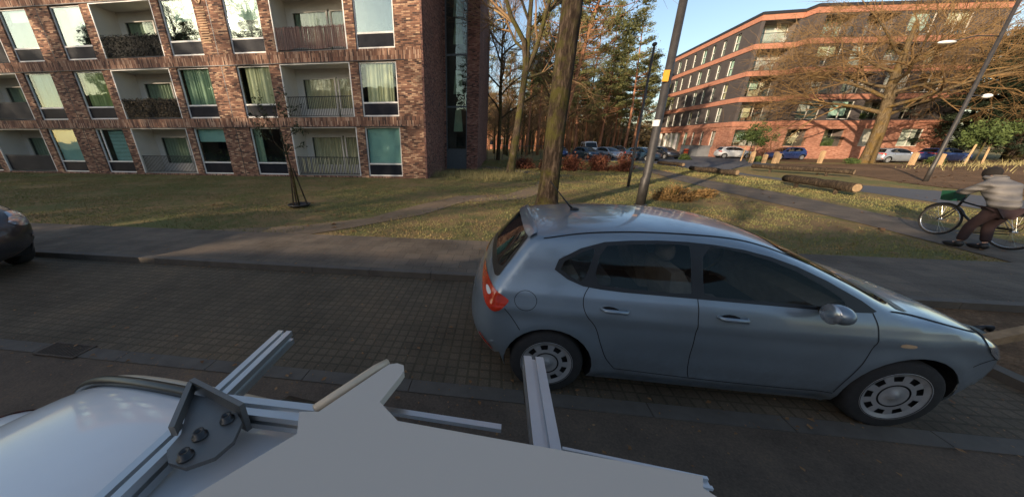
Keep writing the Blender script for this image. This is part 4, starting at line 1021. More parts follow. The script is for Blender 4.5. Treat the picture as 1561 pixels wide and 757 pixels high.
# ------------------------------------------------------------------ trees
def tree_mesh(seed, pts, rads, limbs, depth, spread, shrink=.72, twig_r=.006, up=.25, nseg=4, kids=3, minlen=.35, droop=0, sides=(10, 7, 5, 4, 3, 3)):
    """returns trunk MB and crown MB (branches thinner than the limbs)"""
    rg = random.Random(seed); trunk = MB(); crown = MB(); trunk.tube(pts, rads, sides[0] + 2)
    def grow(p, d, L, r, lv):
        mb = trunk if lv == 0 else crown; q = [Vector(p)]; rr_ = [r]; dd = Vector(d)
        for i in range(nseg):
            dd = (dd + Vector((rg.gauss(0, .17), rg.gauss(0, .17), rg.gauss(0, .12) + up * .10 - droop * .06 * lv))).normalized()
            q.append(q[-1] + dd * L / nseg); rr_.append(max(twig_r * .5, r * (1 - .62 * (i + 1) / nseg)))
        mb.tube(q, rr_, sides[min(lv + 1, 5)], cap=False)
        if lv >= depth or L < minlen: return
        n = kids + (1 if rg.random() < .5 else 0)
        for k in range(n + (1 if lv > 0 else 2)):
            f = rg.uniform(.25, 1.0); j = min(int(f * nseg), nseg - 1); base = q[j].lerp(q[j + 1], f * nseg - j); dr = (q[j + 1] - q[j]).normalized()
            ax = Vector((rg.gauss(0, 1), rg.gauss(0, 1), rg.gauss(0, 1))); ax = (ax - dr * ax.dot(dr)).normalized()
            a = rg.uniform(.45, 1.0) * spread; nd = (dr * math.cos(a) + ax * math.sin(a)).normalized(); nd.z += up * .15
            grow(base, nd, L * rg.uniform(.5, .85) * shrink / .72, max(twig_r, rr_[j] * rg.uniform(.45, .62)), lv + 1)
    for (p, d, L, r) in limbs: grow(p, Vector(d).normalized(), L, r, 0)
    return trunk, crown
def flare(pts, rads): return pts, rads
# large leaning tree behind the blue-grey car
t1 = empty('bare_tree', (1.55, 9.75, 0)); tag(t1, 'thick dark mossy trunk of the bare tree standing just behind the blue grey hatchback', 'tree')
L1 = [((.15, 0, 6.5), (.6, .3, .8), 4, .16), ((.17, 0, 7.6), (-.7, .2, .7), 4.5, .17), ((.2, 0, 9), (.3, -.5, .9), 4, .15), ((.1, 0, 7.1), (.2, .7, .6), 4, .13), ((.2, 0, 10), (-.2, .2, 1), 4, .14), ((.2, 0, 8.3), (.9, -.2, .5), 4, .12)]
p1 = [(0, 0, -.1), (0, 0, .12), (0.0, 0, .5), (.03, .0, 1.5), (.05, 0, 2.8), (.10, .02, 4.0), (.14, 0, 5.2), (.16, 0, 7), (.2, 0, 10)]
tr, cr_ = tree_mesh(11, p1, [.50, .38, .31, .285, .275, .275, .27, .24, .16], L1, 4, .9)
tr.build('trunk', 'barkmoss', t1, True); cr_.build('crown', 'twig', t1)
# forked tree farther back
t2 = empty('bare_tree', (.75, 20.8, 0)); tag(t2, 'slender forked mossy tree left of the thick trunk, at the path across the lawn', 'tree')
L2 = [((.56, 0, 6.0), (.05, .05, 1), 6, .17), ((.56, 0, 5.9), (.55, -.1, .8), 5.5, .17), ((.5, 0, 5.6), (.9, .3, .45), 3.6, .09), ((.58, 0, 7), (-.6, .3, .7), 4, .09), ((.6, 0, 8), (.5, .5, .9), 4.5, .1), ((.57, 0, 8.5), (-.4, -.4, .9), 4, .08)]
p2 = [(0, 0, -.1), (0, 0, .2), (.08, 0, 1.0), (.25, 0, 2.6), (.42, 0, 4.5), (.56, 0, 6.1), (.62, 0, 9.5)]
tr, cr_ = tree_mesh(5, p2, [.42, .30, .25, .22, .20, .19, .12], L2, 4, .85)
tr.build('trunk', 'bark', t2, True); cr_.build('crown', 'twig', t2)
# big oak at the right
t3 = empty('oak_tree', (36.6, 36.3, 0)); tag(t3, 'big spreading bare oak with golden mossy branches before the orange and grey flats', 'tree')
rg = random.Random(4); L3 = []
for i in range(13):
    a = i * 2.4 + rg.uniform(-.3, .3); z = 4.2 + i * .42; L3.append(((-.6 * min(1, z / 6) + 0, 0, z), (math.cos(a), math.sin(a), .28 + i * .035), 6.8 - i * .14, .19 - i * .006))
p3 = [(.0, 0, -.2), (0, 0, .3), (.0, 0, 1.5), (-.1, 0, 3.5), (-.3, 0, 5), (-.55, .1, 7), (-.7, .0, 9), (-.8, 0, 12)]
tr, cr_ = tree_mesh(8, p3, [.74, .52, .45, .41, .38, .31, .23, .11], L3, 4, 1.0, twig_r=.013, kids=3, up=.05, minlen=1.3)
tr.build('trunk', 'oakbark', t3, True); cr_.build('crown', 'oaktwig', t3)
t3.scale = (1.04, 1.04, 1.0)
# sapling with its stakes on the lawn
t4 = empty('young_tree', (-6.55, 9.1, 0)); tag(t4, 'thin young tree held by three stakes on the lawn before the flats', 'tree')
tr, cr_ = tree_mesh(3, [(0, 0, 0), (-.05, 0, 1.2), (-.18, 0, 2.2), (-.25, 0, 3.1)], [.028, .025, .018, .008], [((-.1, 0, 1.7), (-.9, 0, .6), .9, .01), ((-.14, 0, 2.0), (.8, .2, .8), .7, .009), ((-.18, 0, 2.3), (-.5, -.3, .8), .8, .008), ((-.12, 0, 1.5), (.5, -.5, .9), .6, .008), ((-.2, 0, 2.6), (.3, .3, .9), .6, .007)], 2, .9, twig_r=.003, minlen=.1)
rg = random.Random(9)
lf = MB()
for v in list(cr_.v)[::2]:
    if rg.random() < .35:
        c = Vector(v); a = Vector((rg.gauss(0, 1), rg.gauss(0, 1), rg.gauss(0, 1))) * .04; b = Vector((rg.gauss(0, 1), rg.gauss(0, 1), rg.gauss(0, 1))) * .04; lf.add([c, c + a, c + b], [(0, 1, 2)])
tr.build('trunk', 'barkmoss', t4, True); cr_.build('crown', 'barkmoss', t4); lf.build('last_leaves', 'darkleaf', t4)
for a in (.4, 2.5, 4.6):
    MB().tube([(.26 * math.cos(a), .26 * math.sin(a), 0), (.05 * math.cos(a) - .05, .05 * math.sin(a), 1.25)], .024, 6).build('stake', 'log', t4)
MB().lathe([(.05, 0.03), (.30, .03), (.36, .10), (.33, .11), (.28, .05), (.0, .04)], 20).build('watering_ring', 'shoe', t4, True)

def pine_parts(seed, H, lean=.0, crown0=.55, r0=.22, clumps=46, spread=2.6, mat='pineleaf'):
    rg = random.Random(seed); tr = MB(); pts = []; rad = []
    for i in range(9):
        f = i / 8; pts.append((lean * H * f + .15 * math.sin(f * 5 + seed), .15 * math.sin(f * 4 + seed * 2), -.1 + H * f)); rad.append(r0 * (1.25 if i == 0 else 1 - .8 * f))
    tr.tube(pts, rad, 9); V = []; nr = np.random.RandomState(seed)
    for k in range(clumps):
        f = crown0 + (1 - crown0) * rg.random() ** .8; a = rg.uniform(0, 6.28); L = spread * (1.15 - .75 * (f - crown0) / (1 - crown0)) * rg.uniform(.35, 1.05)
        j = min(int(f * 8), 7); b = Vector(pts[j]).lerp(Vector(pts[j + 1]), f * 8 - j)
        e = b + Vector((math.cos(a) * L, math.sin(a) * L, L * rg.uniform(.0, .45)))
        tr.tube([b, (b + e) / 2 + Vector((0, 0, -.1 * L)), e], [.05, .035, .012], 4, cap=False)
        s = rg.uniform(.45, .85); n = 130
        c = np.array(e) + nr.normal(0, 1, (n, 3)) * np.array([s * .55, s * .55, s * .26])
        V.append((c[:, None, :] + nr.normal(0, .085, (n, 3, 3))).reshape(-1, 3))
    return tr, np.concatenate(V)
def make_pine(seed, label, loc, **kw):
    mat = kw.pop('mat', 'pineleaf'); tr, V = pine_parts(seed, mat=mat, **kw)
    o = empty('pine_tree', loc); tag(o, label, 'tree'); tr.build('trunk', 'pinebark', o, True)
    np_mesh('crown', V, np.arange(len(V)).reshape(-1, 3), mat, o); return o
pines = [make_pine(21, 'leaning pine with orange upper trunk right behind the thick dark trunk', (5.0, 31, 0), H=18, lean=.20, crown0=.42, r0=.26, clumps=120, spread=5.2),
         make_pine(22, 'tall thin pine right at the edge of the brick flats', (-2.6, 43, 0), H=23, lean=.01, crown0=.45, r0=.22, clumps=50, spread=2.4),
         make_pine(23, 'round headed pine beyond the car park', (14, 66, 0), H=17, crown0=.35, r0=.25, clumps=100, spread=4.2)]
def make_bare(seed, H, name='bare_tree'):
    rg = random.Random(seed); L = []
    for i in range(13):
        a = i * 2.4; z = H * (.28 + .05 * i); L.append(((0, 0, z), (math.cos(a) * .8, math.sin(a) * .8, .75), H * (.30 - .012 * i), .09))
    tr, c = tree_mesh(seed, [(0, 0, -.1), (.05, 0, H * .3), (-.05, .05, H * .6), (0, 0, H)], [.2, .15, .1, .03], L, 3, .8, twig_r=.012, minlen=.4, sides=(8, 5, 3, 3, 3, 3))
    o = empty(name, (0, 0, 0)); tr.build('trunk', 'bark', o, True); c.build('crown', 'twig', o); return o
bares = [make_bare(31, 10), make_bare(32, 13)]
bares[0].location = (8.5, 58, 0); tag(bares[0], 'bare brown tree in the wood beyond the car park', 'tree', 'bare trees in the wood beyond the car park')
bares[1].location = (1, 52, 0); tag(bares[1], 'bare brown tree in the wood beyond the car park', 'tree', 'bare trees in the wood beyond the car park')
bpy.context.view_layer.update()
rg = random.Random(77)
gp = 'pines in the wood beyond the car park'
placed = []
def free(x, y, dmin=2.2): return all((x - a) ** 2 + (y - b) ** 2 > dmin ** 2 for a, b in placed)
k = 0; near = [(1.2, 59), (13, 58.5), (21, 57), (24, 61), (26.5, 66), (28.5, 71), (21.5, 64), (18, 60), (4, 49), (10.5, 64)]
while k < 62:      # pines
    y = rg.uniform(58, 125); x = rg.uniform(-.10 * y - 4, .34 * y + 2)
    if k < len(near): x, y = near[k]
    if y < 66 and 9 < x < 30 and k >= len(near): continue
    if x > 27 and y < 68: continue
    if not free(x, y, 3): continue
    placed.append((x, y)); o = copy_tree(pines[1 + (k % 2)]); o.location = (x, y, 0); o.rotation_euler.z = rg.uniform(0, 6.28); s = rg.uniform(.72, 1.05) * (0.9 if y < 75 else 1.0); o.scale = (s * 1.15, s * 1.15, s)
    if -.05 < x / y < .10: o.scale = tuple(q * .8 for q in o.scale)
    tag(o, 'pine with orange trunk in the wood beyond the car park', 'tree', gp); k += 1
for x, y, s in ((-.2, 37, 1.2), (5.6, 36, 1.2)):
    o = copy_tree(bares[int(y) % 2]); o.location = (x, y, 0); o.rotation_euler.z = x; o.scale = (s, s, s); tag(o, 'bare brown tree in the wood beyond the car park', 'tree', 'bare trees in the wood beyond the car park')
for x, y, s in ((6.8, 40, .82), (8.8, 49, .85), (12.5, 62, .95), (16, 63, 1.0), (20, 68, 1.1), (6, 52, .9)):
    o = copy_tree(pines[1 + int(x) % 2]); o.location = (x, y, 0); o.rotation_euler.z = y; o.scale = (s, s, s); tag(o, 'pine with orange trunk in the wood beyond the car park', 'tree', gp)
k = 0
while k < 75:
    y = rg.uniform(46, 110); x = rg.uniform(-.09 * y - 3, .33 * y)
    if 6 < x < 31 and y < 60: continue
    if x > 27 and y < 68: continue
    if not free(x, y, 2): continue
    placed.append((x, y)); o = copy_tree(bares[k % 2]); o.location = (x, y, 0); o.rotation_euler.z = rg.uniform(0, 6.28); s = rg.uniform(.5, .95); o.scale = (s, s, s)
    tag(o, 'bare brown tree in the wood beyond the car park', 'tree', 'bare trees in the wood beyond the car park'); k += 1
fw_ = MB(); V = []; nr = np.random.RandomState(5); n = 60000
cx = nr.uniform(-60, 75, n); cy = nr.uniform(115, 150, n); hz = nr.uniform(0, 1, n) ** .8 * (8 + 2.5 * np.sin(cx * .21) + 2 * np.sin(cx * .53 + 1))
c = np.stack([cx, cy, hz], 1); V = (c[:, None, :] + nr.normal(0, .38, (n, 3, 3))).reshape(-1, 3)
tag(np_mesh('distant_wood', V, np.arange(3 * n).reshape(-1, 3), mat_foliage('distant wood foliage', (.07, .055, .03), (.14, .10, .05), (.20, .14, .075), .25)), 'brown and green distant wood closing the view beyond the car park', 'wood', kind='stuff')
# evergreens at the right edge
ev = []
for i, (x, y, s) in enumerate(((51.5, 42.2, 1.0), (54.5, 40.5, 1.15), (50.5, 38.2, .8), (58, 43, 1.2), (62, 47, 1.2), (56.5, 47, 1.1), (66, 50, 1.3), (60, 41.5, 1.1))):
    if i == 0:
        tr, V = pine_parts(41, 12, 0, .08, .22, 170, 3.4); o = empty('evergreen_tree', (x, y, 0)); tr.build('trunk', 'barkmoss', o, True); np_mesh('crown', V, np.arange(len(V)).reshape(-1, 3), 'darkleaf', o); ev.append(o); bpy.context.view_layer.update()
    else: o = copy_tree(ev[0]); o.location = (x, y, 0); o.rotation_euler.z = i * 1.3; 
    o.scale = (s, s, s)
    tag(o, 'dark evergreen in the clump at the right end of the grey and orange flats', 'tree', 'dark evergreens at the right edge')
# unseen trees and houses on the near side, put in for shade and reflections
for i, (x, y, s) in enumerate(((-9, -31, .9), (-46, -24, 1.1), (-58, -30, 1.15), (-68, -24, 1.1), (6, -34, .9), (-52, -23, 1.0), (-62, -26, 1.05), (-74, -27, 1.1), (-55, -36, 1.2), (-70, -34, 1.2))):
    o = copy_tree(pines[1 + i % 2]); o.location = (x, y, 0); o.rotation_euler.z = i; o.scale = (s * 1.1, s * 1.1, s)
    tag(o, 'pine on the near side of the street behind the camera', 'tree', 'pines behind the camera')
for i, (x, y, s) in enumerate(((-13, -18.5, .85), (-3.5, -8.6, .5), (3.2, -8.8, .55), (-1, -19, .9), (0.2, -8.4, .45), (-17, -19, .9), (8, -18, .85), (-29, -19, 1.2), (-36, -18, 1.7), (-43, -20, 1.8), (-51, -17, 1.7), (-59, -21, 1.9), (-65, -18, 1.7), (-33, -24, 1.6), (-48, -28, 2.0))):
    o = copy_tree(bares[i % 2]); o.location = (x, y, 0); o.rotation_euler.z = i * 2.1; o.scale = (s, s, s)
    tag(o, 'bare tree on the near side of the street behind the camera', 'tree', 'bare trees behind the camera')
for i, (x0, x1, lab) in enumerate(((-46, -27.8, 'low brick house behind the camera, leftmost'), (-27.6, -24.0, 'narrow low brick house behind the camera, second from the left'), (-20.2, -14.5, 'low brick house behind the camera, third from the left'), (-13.3, -1.5, 'low brick house behind the camera, directly opposite the parked car'), (0.2, 12, 'low brick house behind the camera, rightmost'))):
    h = empty('brick_house', ((x0 + x1) / 2, -13.5, 0)); tag(h, lab, 'house'); h.scale = (1, 1, 1.16 if x0 > -20 else 1); a = x0 - (x0 + x1) / 2; b = -a
    MB().box(a, b, -3.5, 3.5, 0, 4.2).build('wall', 'houseb', h)
    MB().add([(a - .2, -3.8, 4.2), (b + .2, -3.8, 4.2), (b + .2, 0, 6.5), (a - .2, 0, 6.5), (a - .2, 3.8, 4.2), (b + .2, 3.8, 4.2)], [(0, 1, 2, 3), (3, 2, 5, 4), (0, 3, 4), (1, 5, 2)]).build('roof', 'roof_tile', h)
    for q in range(3): u = a + 2 + q * (b - a - 4) / 2; MB().box(u - .7, u + .7, 3.5, 3.54, 1.0, 2.4).build('window', 'sillpanel', h)

h = empty('apartment_building', (-70, -56, 0)); tag(h, 'long plain brick block far behind the camera, mirrored in the windows of the flats', 'building')  # unseen block, added to keep bright sky out of the window reflections
MB().box(-60, 55, -6, 6, 0, 15).build('wall', 'houseb', h); MB().box(-60.3, 55.3, -6.3, 6.3, 15, 15.4).build('roof', 'darkmetal', h)
for fz in range(4):
    for q in range(14): MB().box(-56 + q * 8, -53.5 + q * 8, 6, 6.04, 1.5 + fz * 3.4, 3.2 + fz * 3.4).build('window', 'sillpanel', h)
for x, y, s, zz in ((-62, -24, 1.2, 1.75), (-71, -22, 1.2, 1.8), (-52, -28, 1.0, 1.5), (-80, -25, 1.3, 1.9)):
    o = copy_tree(ev[0]); o.location = (x, y, 0); o.rotation_euler.z = x; o.scale = (s, s, zz); tag(o, 'tall evergreen on the near side of the street behind the camera', 'tree', 'evergreens behind the camera')

# ------------------------------------------------------------------ bushes and hedges
def bush(name, loc, size, n, mat, label, cat='bush', leaf=.05, seed=1, stems=10, group=None):
    o = empty(name, loc); tag(o, label, cat, group); nr = np.random.RandomState(seed); rg = random.Random(seed)
    cl = nr.normal(0, .36, (max(6, n // 120), 3)); idx = nr.randint(0, len(cl), n)
    c = (cl[idx] + nr.normal(0, .22, (n, 3))) * np.array(size) * .8; c[:, 2] = np.abs(c[:, 2] + size[2] * .45)
    V = (c[:, None, :] + nr.normal(0, leaf, (n, 3, 3))).reshape(-1, 3)
    np_mesh('foliage', V, np.arange(3 * n).reshape(-1, 3), mat, o)
    st = MB()
    for i in range(stems): a = rg.uniform(0, 6.28); q = rg.uniform(.3, .8); st.tube([(0, 0, -.05), (math.cos(a) * size[0] * q * .5, math.sin(a) * size[1] * q * .5, size[2] * .5), (math.cos(a) * size[0] * q, math.sin(a) * size[1] * q, size[2] * .95)], [.02, .012, .004], 4, cap=False)
    st.build('stem', 'bark', o); return o
for i, (x, y, sx, sz) in enumerate(((3.7, 23.6, 1.0, .85), (5.4, 23.9, 1.1, 1.0), (7.1, 23.7, 1.1, .95), (8.8, 23.4, 1.0, .95))):
    bush('beech_bush', (x, y, 0), (sx, .8, sz), 2600, 'beech', ['dark copper beech bush left end of the hedge across the green', 'bright copper beech bush second from the left in the hedge', 'dark red beech bush third from the left in the hedge', 'rightmost copper beech bush by the thin lamp post'][i], leaf=.055, seed=50 + i, group='copper beech bushes across the green')
bush('beech_bush', (1.9, 25, 0), (1.0, .7, .8), 1800, 'beech', 'low dark beech bush half hidden by the thick trunk', leaf=.05, seed=60, group='copper beech bushes across the green')
bush('dry_bush', (6.55, 12.2, 0), (.75, .6, .42), 4200, 'brownbush', 'low tangled orange brown bush at the foot of the thick lamp post', leaf=.03, seed=61, stems=60)
bush('dry_bush', (7.9, 12.9, 0), (.6, .5, .3), 1800, 'brownbush', 'smaller brown bush behind the low orange one', leaf=.03, seed=62, stems=40)
for i, (x, y, s, lab) in enumerate(((27.5, 37.2, .8, 'small green shrub left of the oak trunk'), (34.2, 35.2, .7, 'low green shrub at the foot of the oak'), (40.5, 34.5, .8, 'dark green shrub right of the oak'), (45, 30, .9, 'green shrub on the sunny bank'), (21.8, 40.2, .9, 'dark clipped shrub beside the white car'))):
    bush('green_shrub', (x, y, hgt(x, y)), (s, s * .8, s * .6), 1400, 'greenbush', lab, leaf=.06, seed=70 + i)
def small_tree(loc, H, label, seed, leaf='greenbush', stakes=True):
    o = empty('young_tree', loc); tag(o, label, 'tree'); nr = np.random.RandomState(seed)
    MB().tube([(0, 0, 0), (.05, 0, H * .5), (0, 0, H * .9)], [.06, .05, .02], 7).build('trunk', 'bark', o, True)
    cl = nr.normal(0, 1, (22, 3)) * np.array([H * .22, H * .22, H * .15]) + np.array([0, 0, H * .72]); idx = nr.randint(0, 22, 2600)
    c = cl[idx] + nr.normal(0, .2, (2600, 3)); V = (c[:, None, :] + nr.normal(0, .07, (2600, 3, 3))).reshape(-1, 3); np_mesh('crown', V, np.arange(7800).reshape(-1, 3), leaf, o)
    if stakes:
        for dx in (-.5, .5): MB().tube([(dx * 1.2, 0, 0), (dx, 0, H * .45)], .06, 6).build('stake', 'stake', o)
    return o
small_tree((27.5, 38.8, 0), 3.6, 'small olive green tree between the white and blue cars', 81)
small_tree((39.2, 31.2, .3), 3.4, 'small green tree tied to two pale stakes on the bank', 82)

# ------------------------------------------------------------------ lamp posts
def post(loc, H, r, label, mat='pole', lean=(0, 0)):
    o = empty('lamp_post', loc); tag(o, label, 'lamp post')
    MB().tube([(0, 0, -.05), (0, 0, .9), (lean[0] * .5, 0, .95), (lean[0], lean[1], H)], [r * 1.08, r * 1.05, r * .92, r * .7], 20).build('shaft', mat, o, True)
    MB().lathe([(r * 1.5, 0), (r * 1.5, .03), (r * 1.1, .05), (r * 1.1, .0)], 20).build('collar', mat, o, True); return o
a = post((4.84, 10.87, 0), 9.0, .135, 'thick grey lamp post right behind the parked hatchback', lean=(.05, 0))
MB().box(-.16, .0, -.17, -.13, 3.72, 4.02).build('amber_sign', 'yellowbox', a)
MB().lathe([(.121, 2.5), (.122, 2.68)], 20).build('sticker', 'sticker', a)
MB().bar((.05, 0, 8.9), (1.2, -.3, 9.1), .08, .06).build('lamp_arm', 'pole', a); MB().ball((1.5, -.38, 9.12), .3, 12, 8, (1.2, .5, .3)).build('lamp_head', 'paledge', a, True)
b = post((6.1, 15.28, 0), 5.75, .06, 'thin dark lamp post between the thick post and the leaning trunk')
MB().ball((0, 0, 5.8), .1, 10, 6, (1, 1, .8)).build('cap', 'pole', b, True)
c = post((22.3, 19.07, 0), 8.4, .085, 'slender lamp post with two white lamp heads beyond the side road', lean=(.03, 0))
MB().tube([(0, 0, 6.55), (-.9, 0, 6.6), (-1.75, 0, 6.42)], .025, 8).build('lamp_arm', 'pole', c, True)
MB().ball((-1.95, 0, 6.38), .3, 12, 8, (1.2, .45, .26)).build('lamp_head', 'paledge', c, True)
MB().tube([(0, 0, 4.12), (.55, 0, 4.12)], .025, 8).build('lamp_arm', 'pole', c, True)
MB().ball((.72, 0, 4.1), .17, 12, 8, (1.1, .8, .6)).build('lamp_head', 'paledge', c, True)

# ------------------------------------------------------------------ log benches, bollards, bin, wall, far house
def log_bench(p0, p1, r, z, label, cut_end=False):
    p0 = Vector((p0[0], p0[1], z)); p1 = Vector((p1[0], p1[1], z)); m_ = (p0 + p1) / 2; o = empty('log_bench', (m_.x, m_.y, 0)); tag(o, label, 'bench', 'log benches by the side road')
    d = p1 - p0; rg = random.Random(int(p0.x * 10)); pts = [p0 + d * t - Vector((m_.x, m_.y, 0)) + Vector((rg.uniform(-.02, .02), rg.uniform(-.02, .02), rg.uniform(-.02, .02))) for t in np.linspace(0, 1, 8)]
    MB().tube(pts, [r * rg.uniform(.92, 1.08) for _ in pts], 14).build('log', 'log', o, True)
    for e, s in ((pts[0], -1), (pts[-1], 1)): dn = d.normalized() * .006 * s; MB().tube([e, e + dn], [r * .93, r * .9], 14).build('sawn_end', 'logend', o)
    for t in (.22, .78): q = p0 + d * t; MB().tube([(q.x - m_.x, q.y - m_.y, -.02), (q.x - m_.x, q.y - m_.y, z - r * .6)], .07, 8).build('leg', 'log', o)
log_bench((14.0, 17.0), (13.7, 13.5), .17, .36, 'thick dark log bench nearest the cyclist')
log_bench((18.2, 25.0), (20.6, 20.8), .15, .38, 'long dark log bench beyond the side road')
log_bench((13.5, 23.9), (14.2, 20.5), .15, .28, 'sunlit brown log bench before the white car')
log_bench((14.4, 30.5), (15.0, 27.6), .14, .26, 'far short log bench beside the car park entrance')
for i, (x, y, hh) in enumerate(((25.3, 35.1, 1.05), (26.4, 35.0, .8), (27.0, 34.6, 1.05), (27.8, 35.3, .9), (31.6, 35.3, 1.15), (36.4, 32.6, 1.1), (38.2, 32.4, 1.0))):
    o = empty('wooden_bollard', (x, y, 0)); tag(o, ['first from the left of the pale wooden bollards near the blue car', 'short pale bollard between two taller ones', 'third pale wooden bollard from the left', 'pale bollard at the right of the group of four', 'single pale bollard right of the group of four', 'pale bollard right of the oak trunk', 'rightmost pale bollard beyond the oak'][i], 'bollard', 'pale wooden bollards')
    MB().prism([(-.13, -.13), (.13, -.13), (.13, .13), (-.13, .13)], -.05, hh).build('post', 'stake', o)
    MB().add([(-.14, -.14, hh), (.14, -.14, hh), (.14, .14, hh), (-.14, .14, hh), (0, 0, hh + .08)], [(0, 1, 4), (1, 2, 4), (2, 3, 4), (3, 0, 4), (0, 3, 2, 1)]).build('cap', 'stake', o)
o = empty('litter_bin', (27.6, 51.0, 0)); tag(o, 'small red litter bin left of the grey wall by the far flats', 'bin')
MB().lathe([(0, 0), (.28, 0), (.32, .9), (.34, .92), (.30, 1.0), (0, 1.05)], 16).build('drum', 'red', o, True); MB().lathe([(.325, .68), (.345, .68), (.345, .78), (.33, .78)], 16).build('band', 'blacktrim', o, True)
o = empty('garden_wall', (28.5, 52.5, 0)); tag(o, 'low grey rendered wall beside the white car', 'wall'); MB().box(-.2, .2, -3, 1.5, 0, 1.5).box(.2, 1.6, -3, -2.8, 0, 1.5).build('wall_panel', 'greywall', o); MB().box(-.25, .25, -3.05, 1.55, 1.501, 1.57).build('coping', 'kerb', o)
o = empty('brick_house', (-.2, 92, 0)); tag(o, 'far house with orange roof seen between the flats and the forked tree', 'house')
MB().box(-5, 7, 0, 8, 0, 4.4).build('wall', 'orangeband', o); MB().add([(-5.4, -.4, 4.4), (7.4, -.4, 4.4), (7.4, 4, 8.3), (-5.4, 4, 8.3), (-5.4, 8.4, 4.4), (7.4, 8.4, 4.4)], [(0, 1, 2, 3), (3, 2, 5, 4), (0, 3, 4), (1, 5, 2)]).build('roof', 'roof_tile', o)
for x in (-3, 0, 3): w_ = MB().box(x, x + 1.4, -.05, 0.02, 1.2, 2.8).build('window', 'sillpanel', o); MB().box(x - .1, x + 1.5, -.08, -.051, 2.81, 2.95).build('lintel', 'whiteframe', w_)
o = empty('wire_fence', (-1, 38, 0)); tag(o, 'green wire fence with pale top rail beyond the forked tree', 'fence')
fm = MB()
for i in range(14): fm.tube([(-5 + i * .9, 0, 0), (-5 + i * .9, 0, 1.5)], .03, 6)
fm.build('post', 'pole', o)['kind'] = 'stuff'
m = MB()
for i in range(130): m.box(-5 + i * .09, -4.992 + i * .09, -.004, .004, .05, 1.45)
m.build('mesh_panel', 'greenbush', o); MB().box(-5, 6.7, -.03, .03, 1.5, 1.56).build('top_rail', 'greymetal', o)
# iron grate in the gutter
o = empty('drain_grate', (-4.40, 2.03, .004)); tag(o, 'iron gutter grate at the edge of the parking strip', 'drain')
m = MB(); m.box(-.33, .33, -.16, -.135, 0, .012).box(-.33, .33, .135, .16, 0, .012).box(-.33, -.305, -.135, .135, 0, .012).box(.305, .33, -.135, .135, 0, .012)
m.build('frame', 'iron', o); m = MB()
for i in range(13): m.bar((-.29 + i * .047, -.134, .006), (-.265 + i * .047, .134, .006), .018, .01)
m.build('grille', 'iron', o); MB().box(-.304, .304, -.134, .134, -.001, .0012).build('pit', 'gap', o); o.scale = (.75, .62, 1)
# stake and rubber sack in front of the car
o = empty('wooden_stake', (4.72, 3.2, 0)); tag(o, 'thick weathered wooden stake leaning by the front of the hatchback', 'stake')
MB().bar((0, 0, .05), (1.5, .1, .62), .085, .085).build('shaft', 'logend', o); MB().add([(-.03, -.045, .005), (-.03, .045, .005), (.01, .045, .10), (.01, -.045, .10), (-.12, 0, .02)], [(0, 1, 4), (1, 2, 4), (2, 3, 4), (3, 0, 4)]).build('point', 'stake', o)
o = empty('rubbish_sack', (4.98, 3.45, 0)); tag(o, 'black sack lying on the leaves behind the leaning stake', 'sack')
m = MB(); m.ball((0, 0, .10), .22, 20, 12, (1.25, .75, .42), .03, random.Random(3)); m.build('bag', 'shoe', o, True); MB().tube([(.2, 0, .13), (.29, .02, .17), (.33, .0, .16)], [.05, .015, .04], 8).build('knot', 'shoe', o, True)

# ------------------------------------------------------------------ bicycle
bk = empty('bicycle', (10.15, 7.58, .006)); tag(bk, 'black city bicycle with a green crate, held by the person in the pale jacket', 'bicycle')
def bw(y):
    m = MB(); R_ = .335
    pts = [(0, R_ * math.cos(t), R_ * math.sin(t)) for t in np.linspace(0, 2 * math.pi, 49)]; m.tube(pts, .019, 8, False); o = m.build('wheel', 'tyre', bk, True); o.location = (0, y, .355)
    m = MB(); pts = [(0, .312 * math.cos(t), .312 * math.sin(t)) for t in np.linspace(0, 2 * math.pi, 49)]; m.tube(pts, .013, 6, False); m.build('rim', 'chrome', o, True)
    m = MB()
    for k in range(28): a = 2 * math.pi * k / 28; m.tube([(.02 * (-1) ** k, .02 * math.cos(a + .8), .02 * math.sin(a + .8)), (0, .31 * math.cos(a), .31 * math.sin(a))], .0018, 3, False)
    m.tube([(-.05, 0, 0), (.05, 0, 0)], .022, 8); m.build('spokes', 'chrome', o)
    m = MB(); a0 = (.2, 3.3) if y < 0 else (.5, 2.7); pts = [(0, .365 * math.cos(t), .365 * math.sin(t)) for t in np.linspace(a0[0], a0[1], 20)]; m.tube(pts, .022, 6); m.build('mudguard', 'blacktrim', o, True)
bw(.54); bw(-.53)
hub_r = (0, -.53, .355); hub_f = (0, .54, .355); bb = (0, -.08, .29); seat = (0, -.22, .92); head = (0, .34, .88); headl = (0, .375, .66)
fr = MB()
fr.tube([bb, (0, -.2, .80)], .016, 8).tube([headl, bb], .02, 8).tube([(0, .35, .80), (0, -.17, .70)], .016, 8).tube([head, headl], .02, 8)
for s in (-1, 1): fr.tube([(s * .02, -.08, .29), (s * .05, -.53, .355)], .009, 6).tube([(s * .01, -.19, .74), (s * .05, -.53, .355)], .008, 6).tube([(s * .03, .38, .64), (s * .05, .45, .5), (s * .05, .54, .355)], .011, 6)
fr.build('frame', 'blacktrim', bk, True)
m = MB(); m.tube([(0, -.2, .80), seat], .013, 8); m.ball((0, -.25, .945), .1, 12, 8, (.75, 1.35, .32)); m.build('saddle', 'blacktrim', bk, True)
m = MB(); m.tube([head, (0, .32, 1.03)], .013, 8); m.tube([(-.27, .12, 1.05), (-.24, .27, 1.06), (0, .33, 1.04), (.24, .27, 1.06), (.27, .12, 1.05)], .011, 8); h = m.build('handlebar', 'chrome', bk, True)
for s in (-1, 1): MB().tube([(s * .27, .16, 1.052), (s * .275, .06, 1.048)], .017, 8).build('grip', 'blacktrim', h, True)
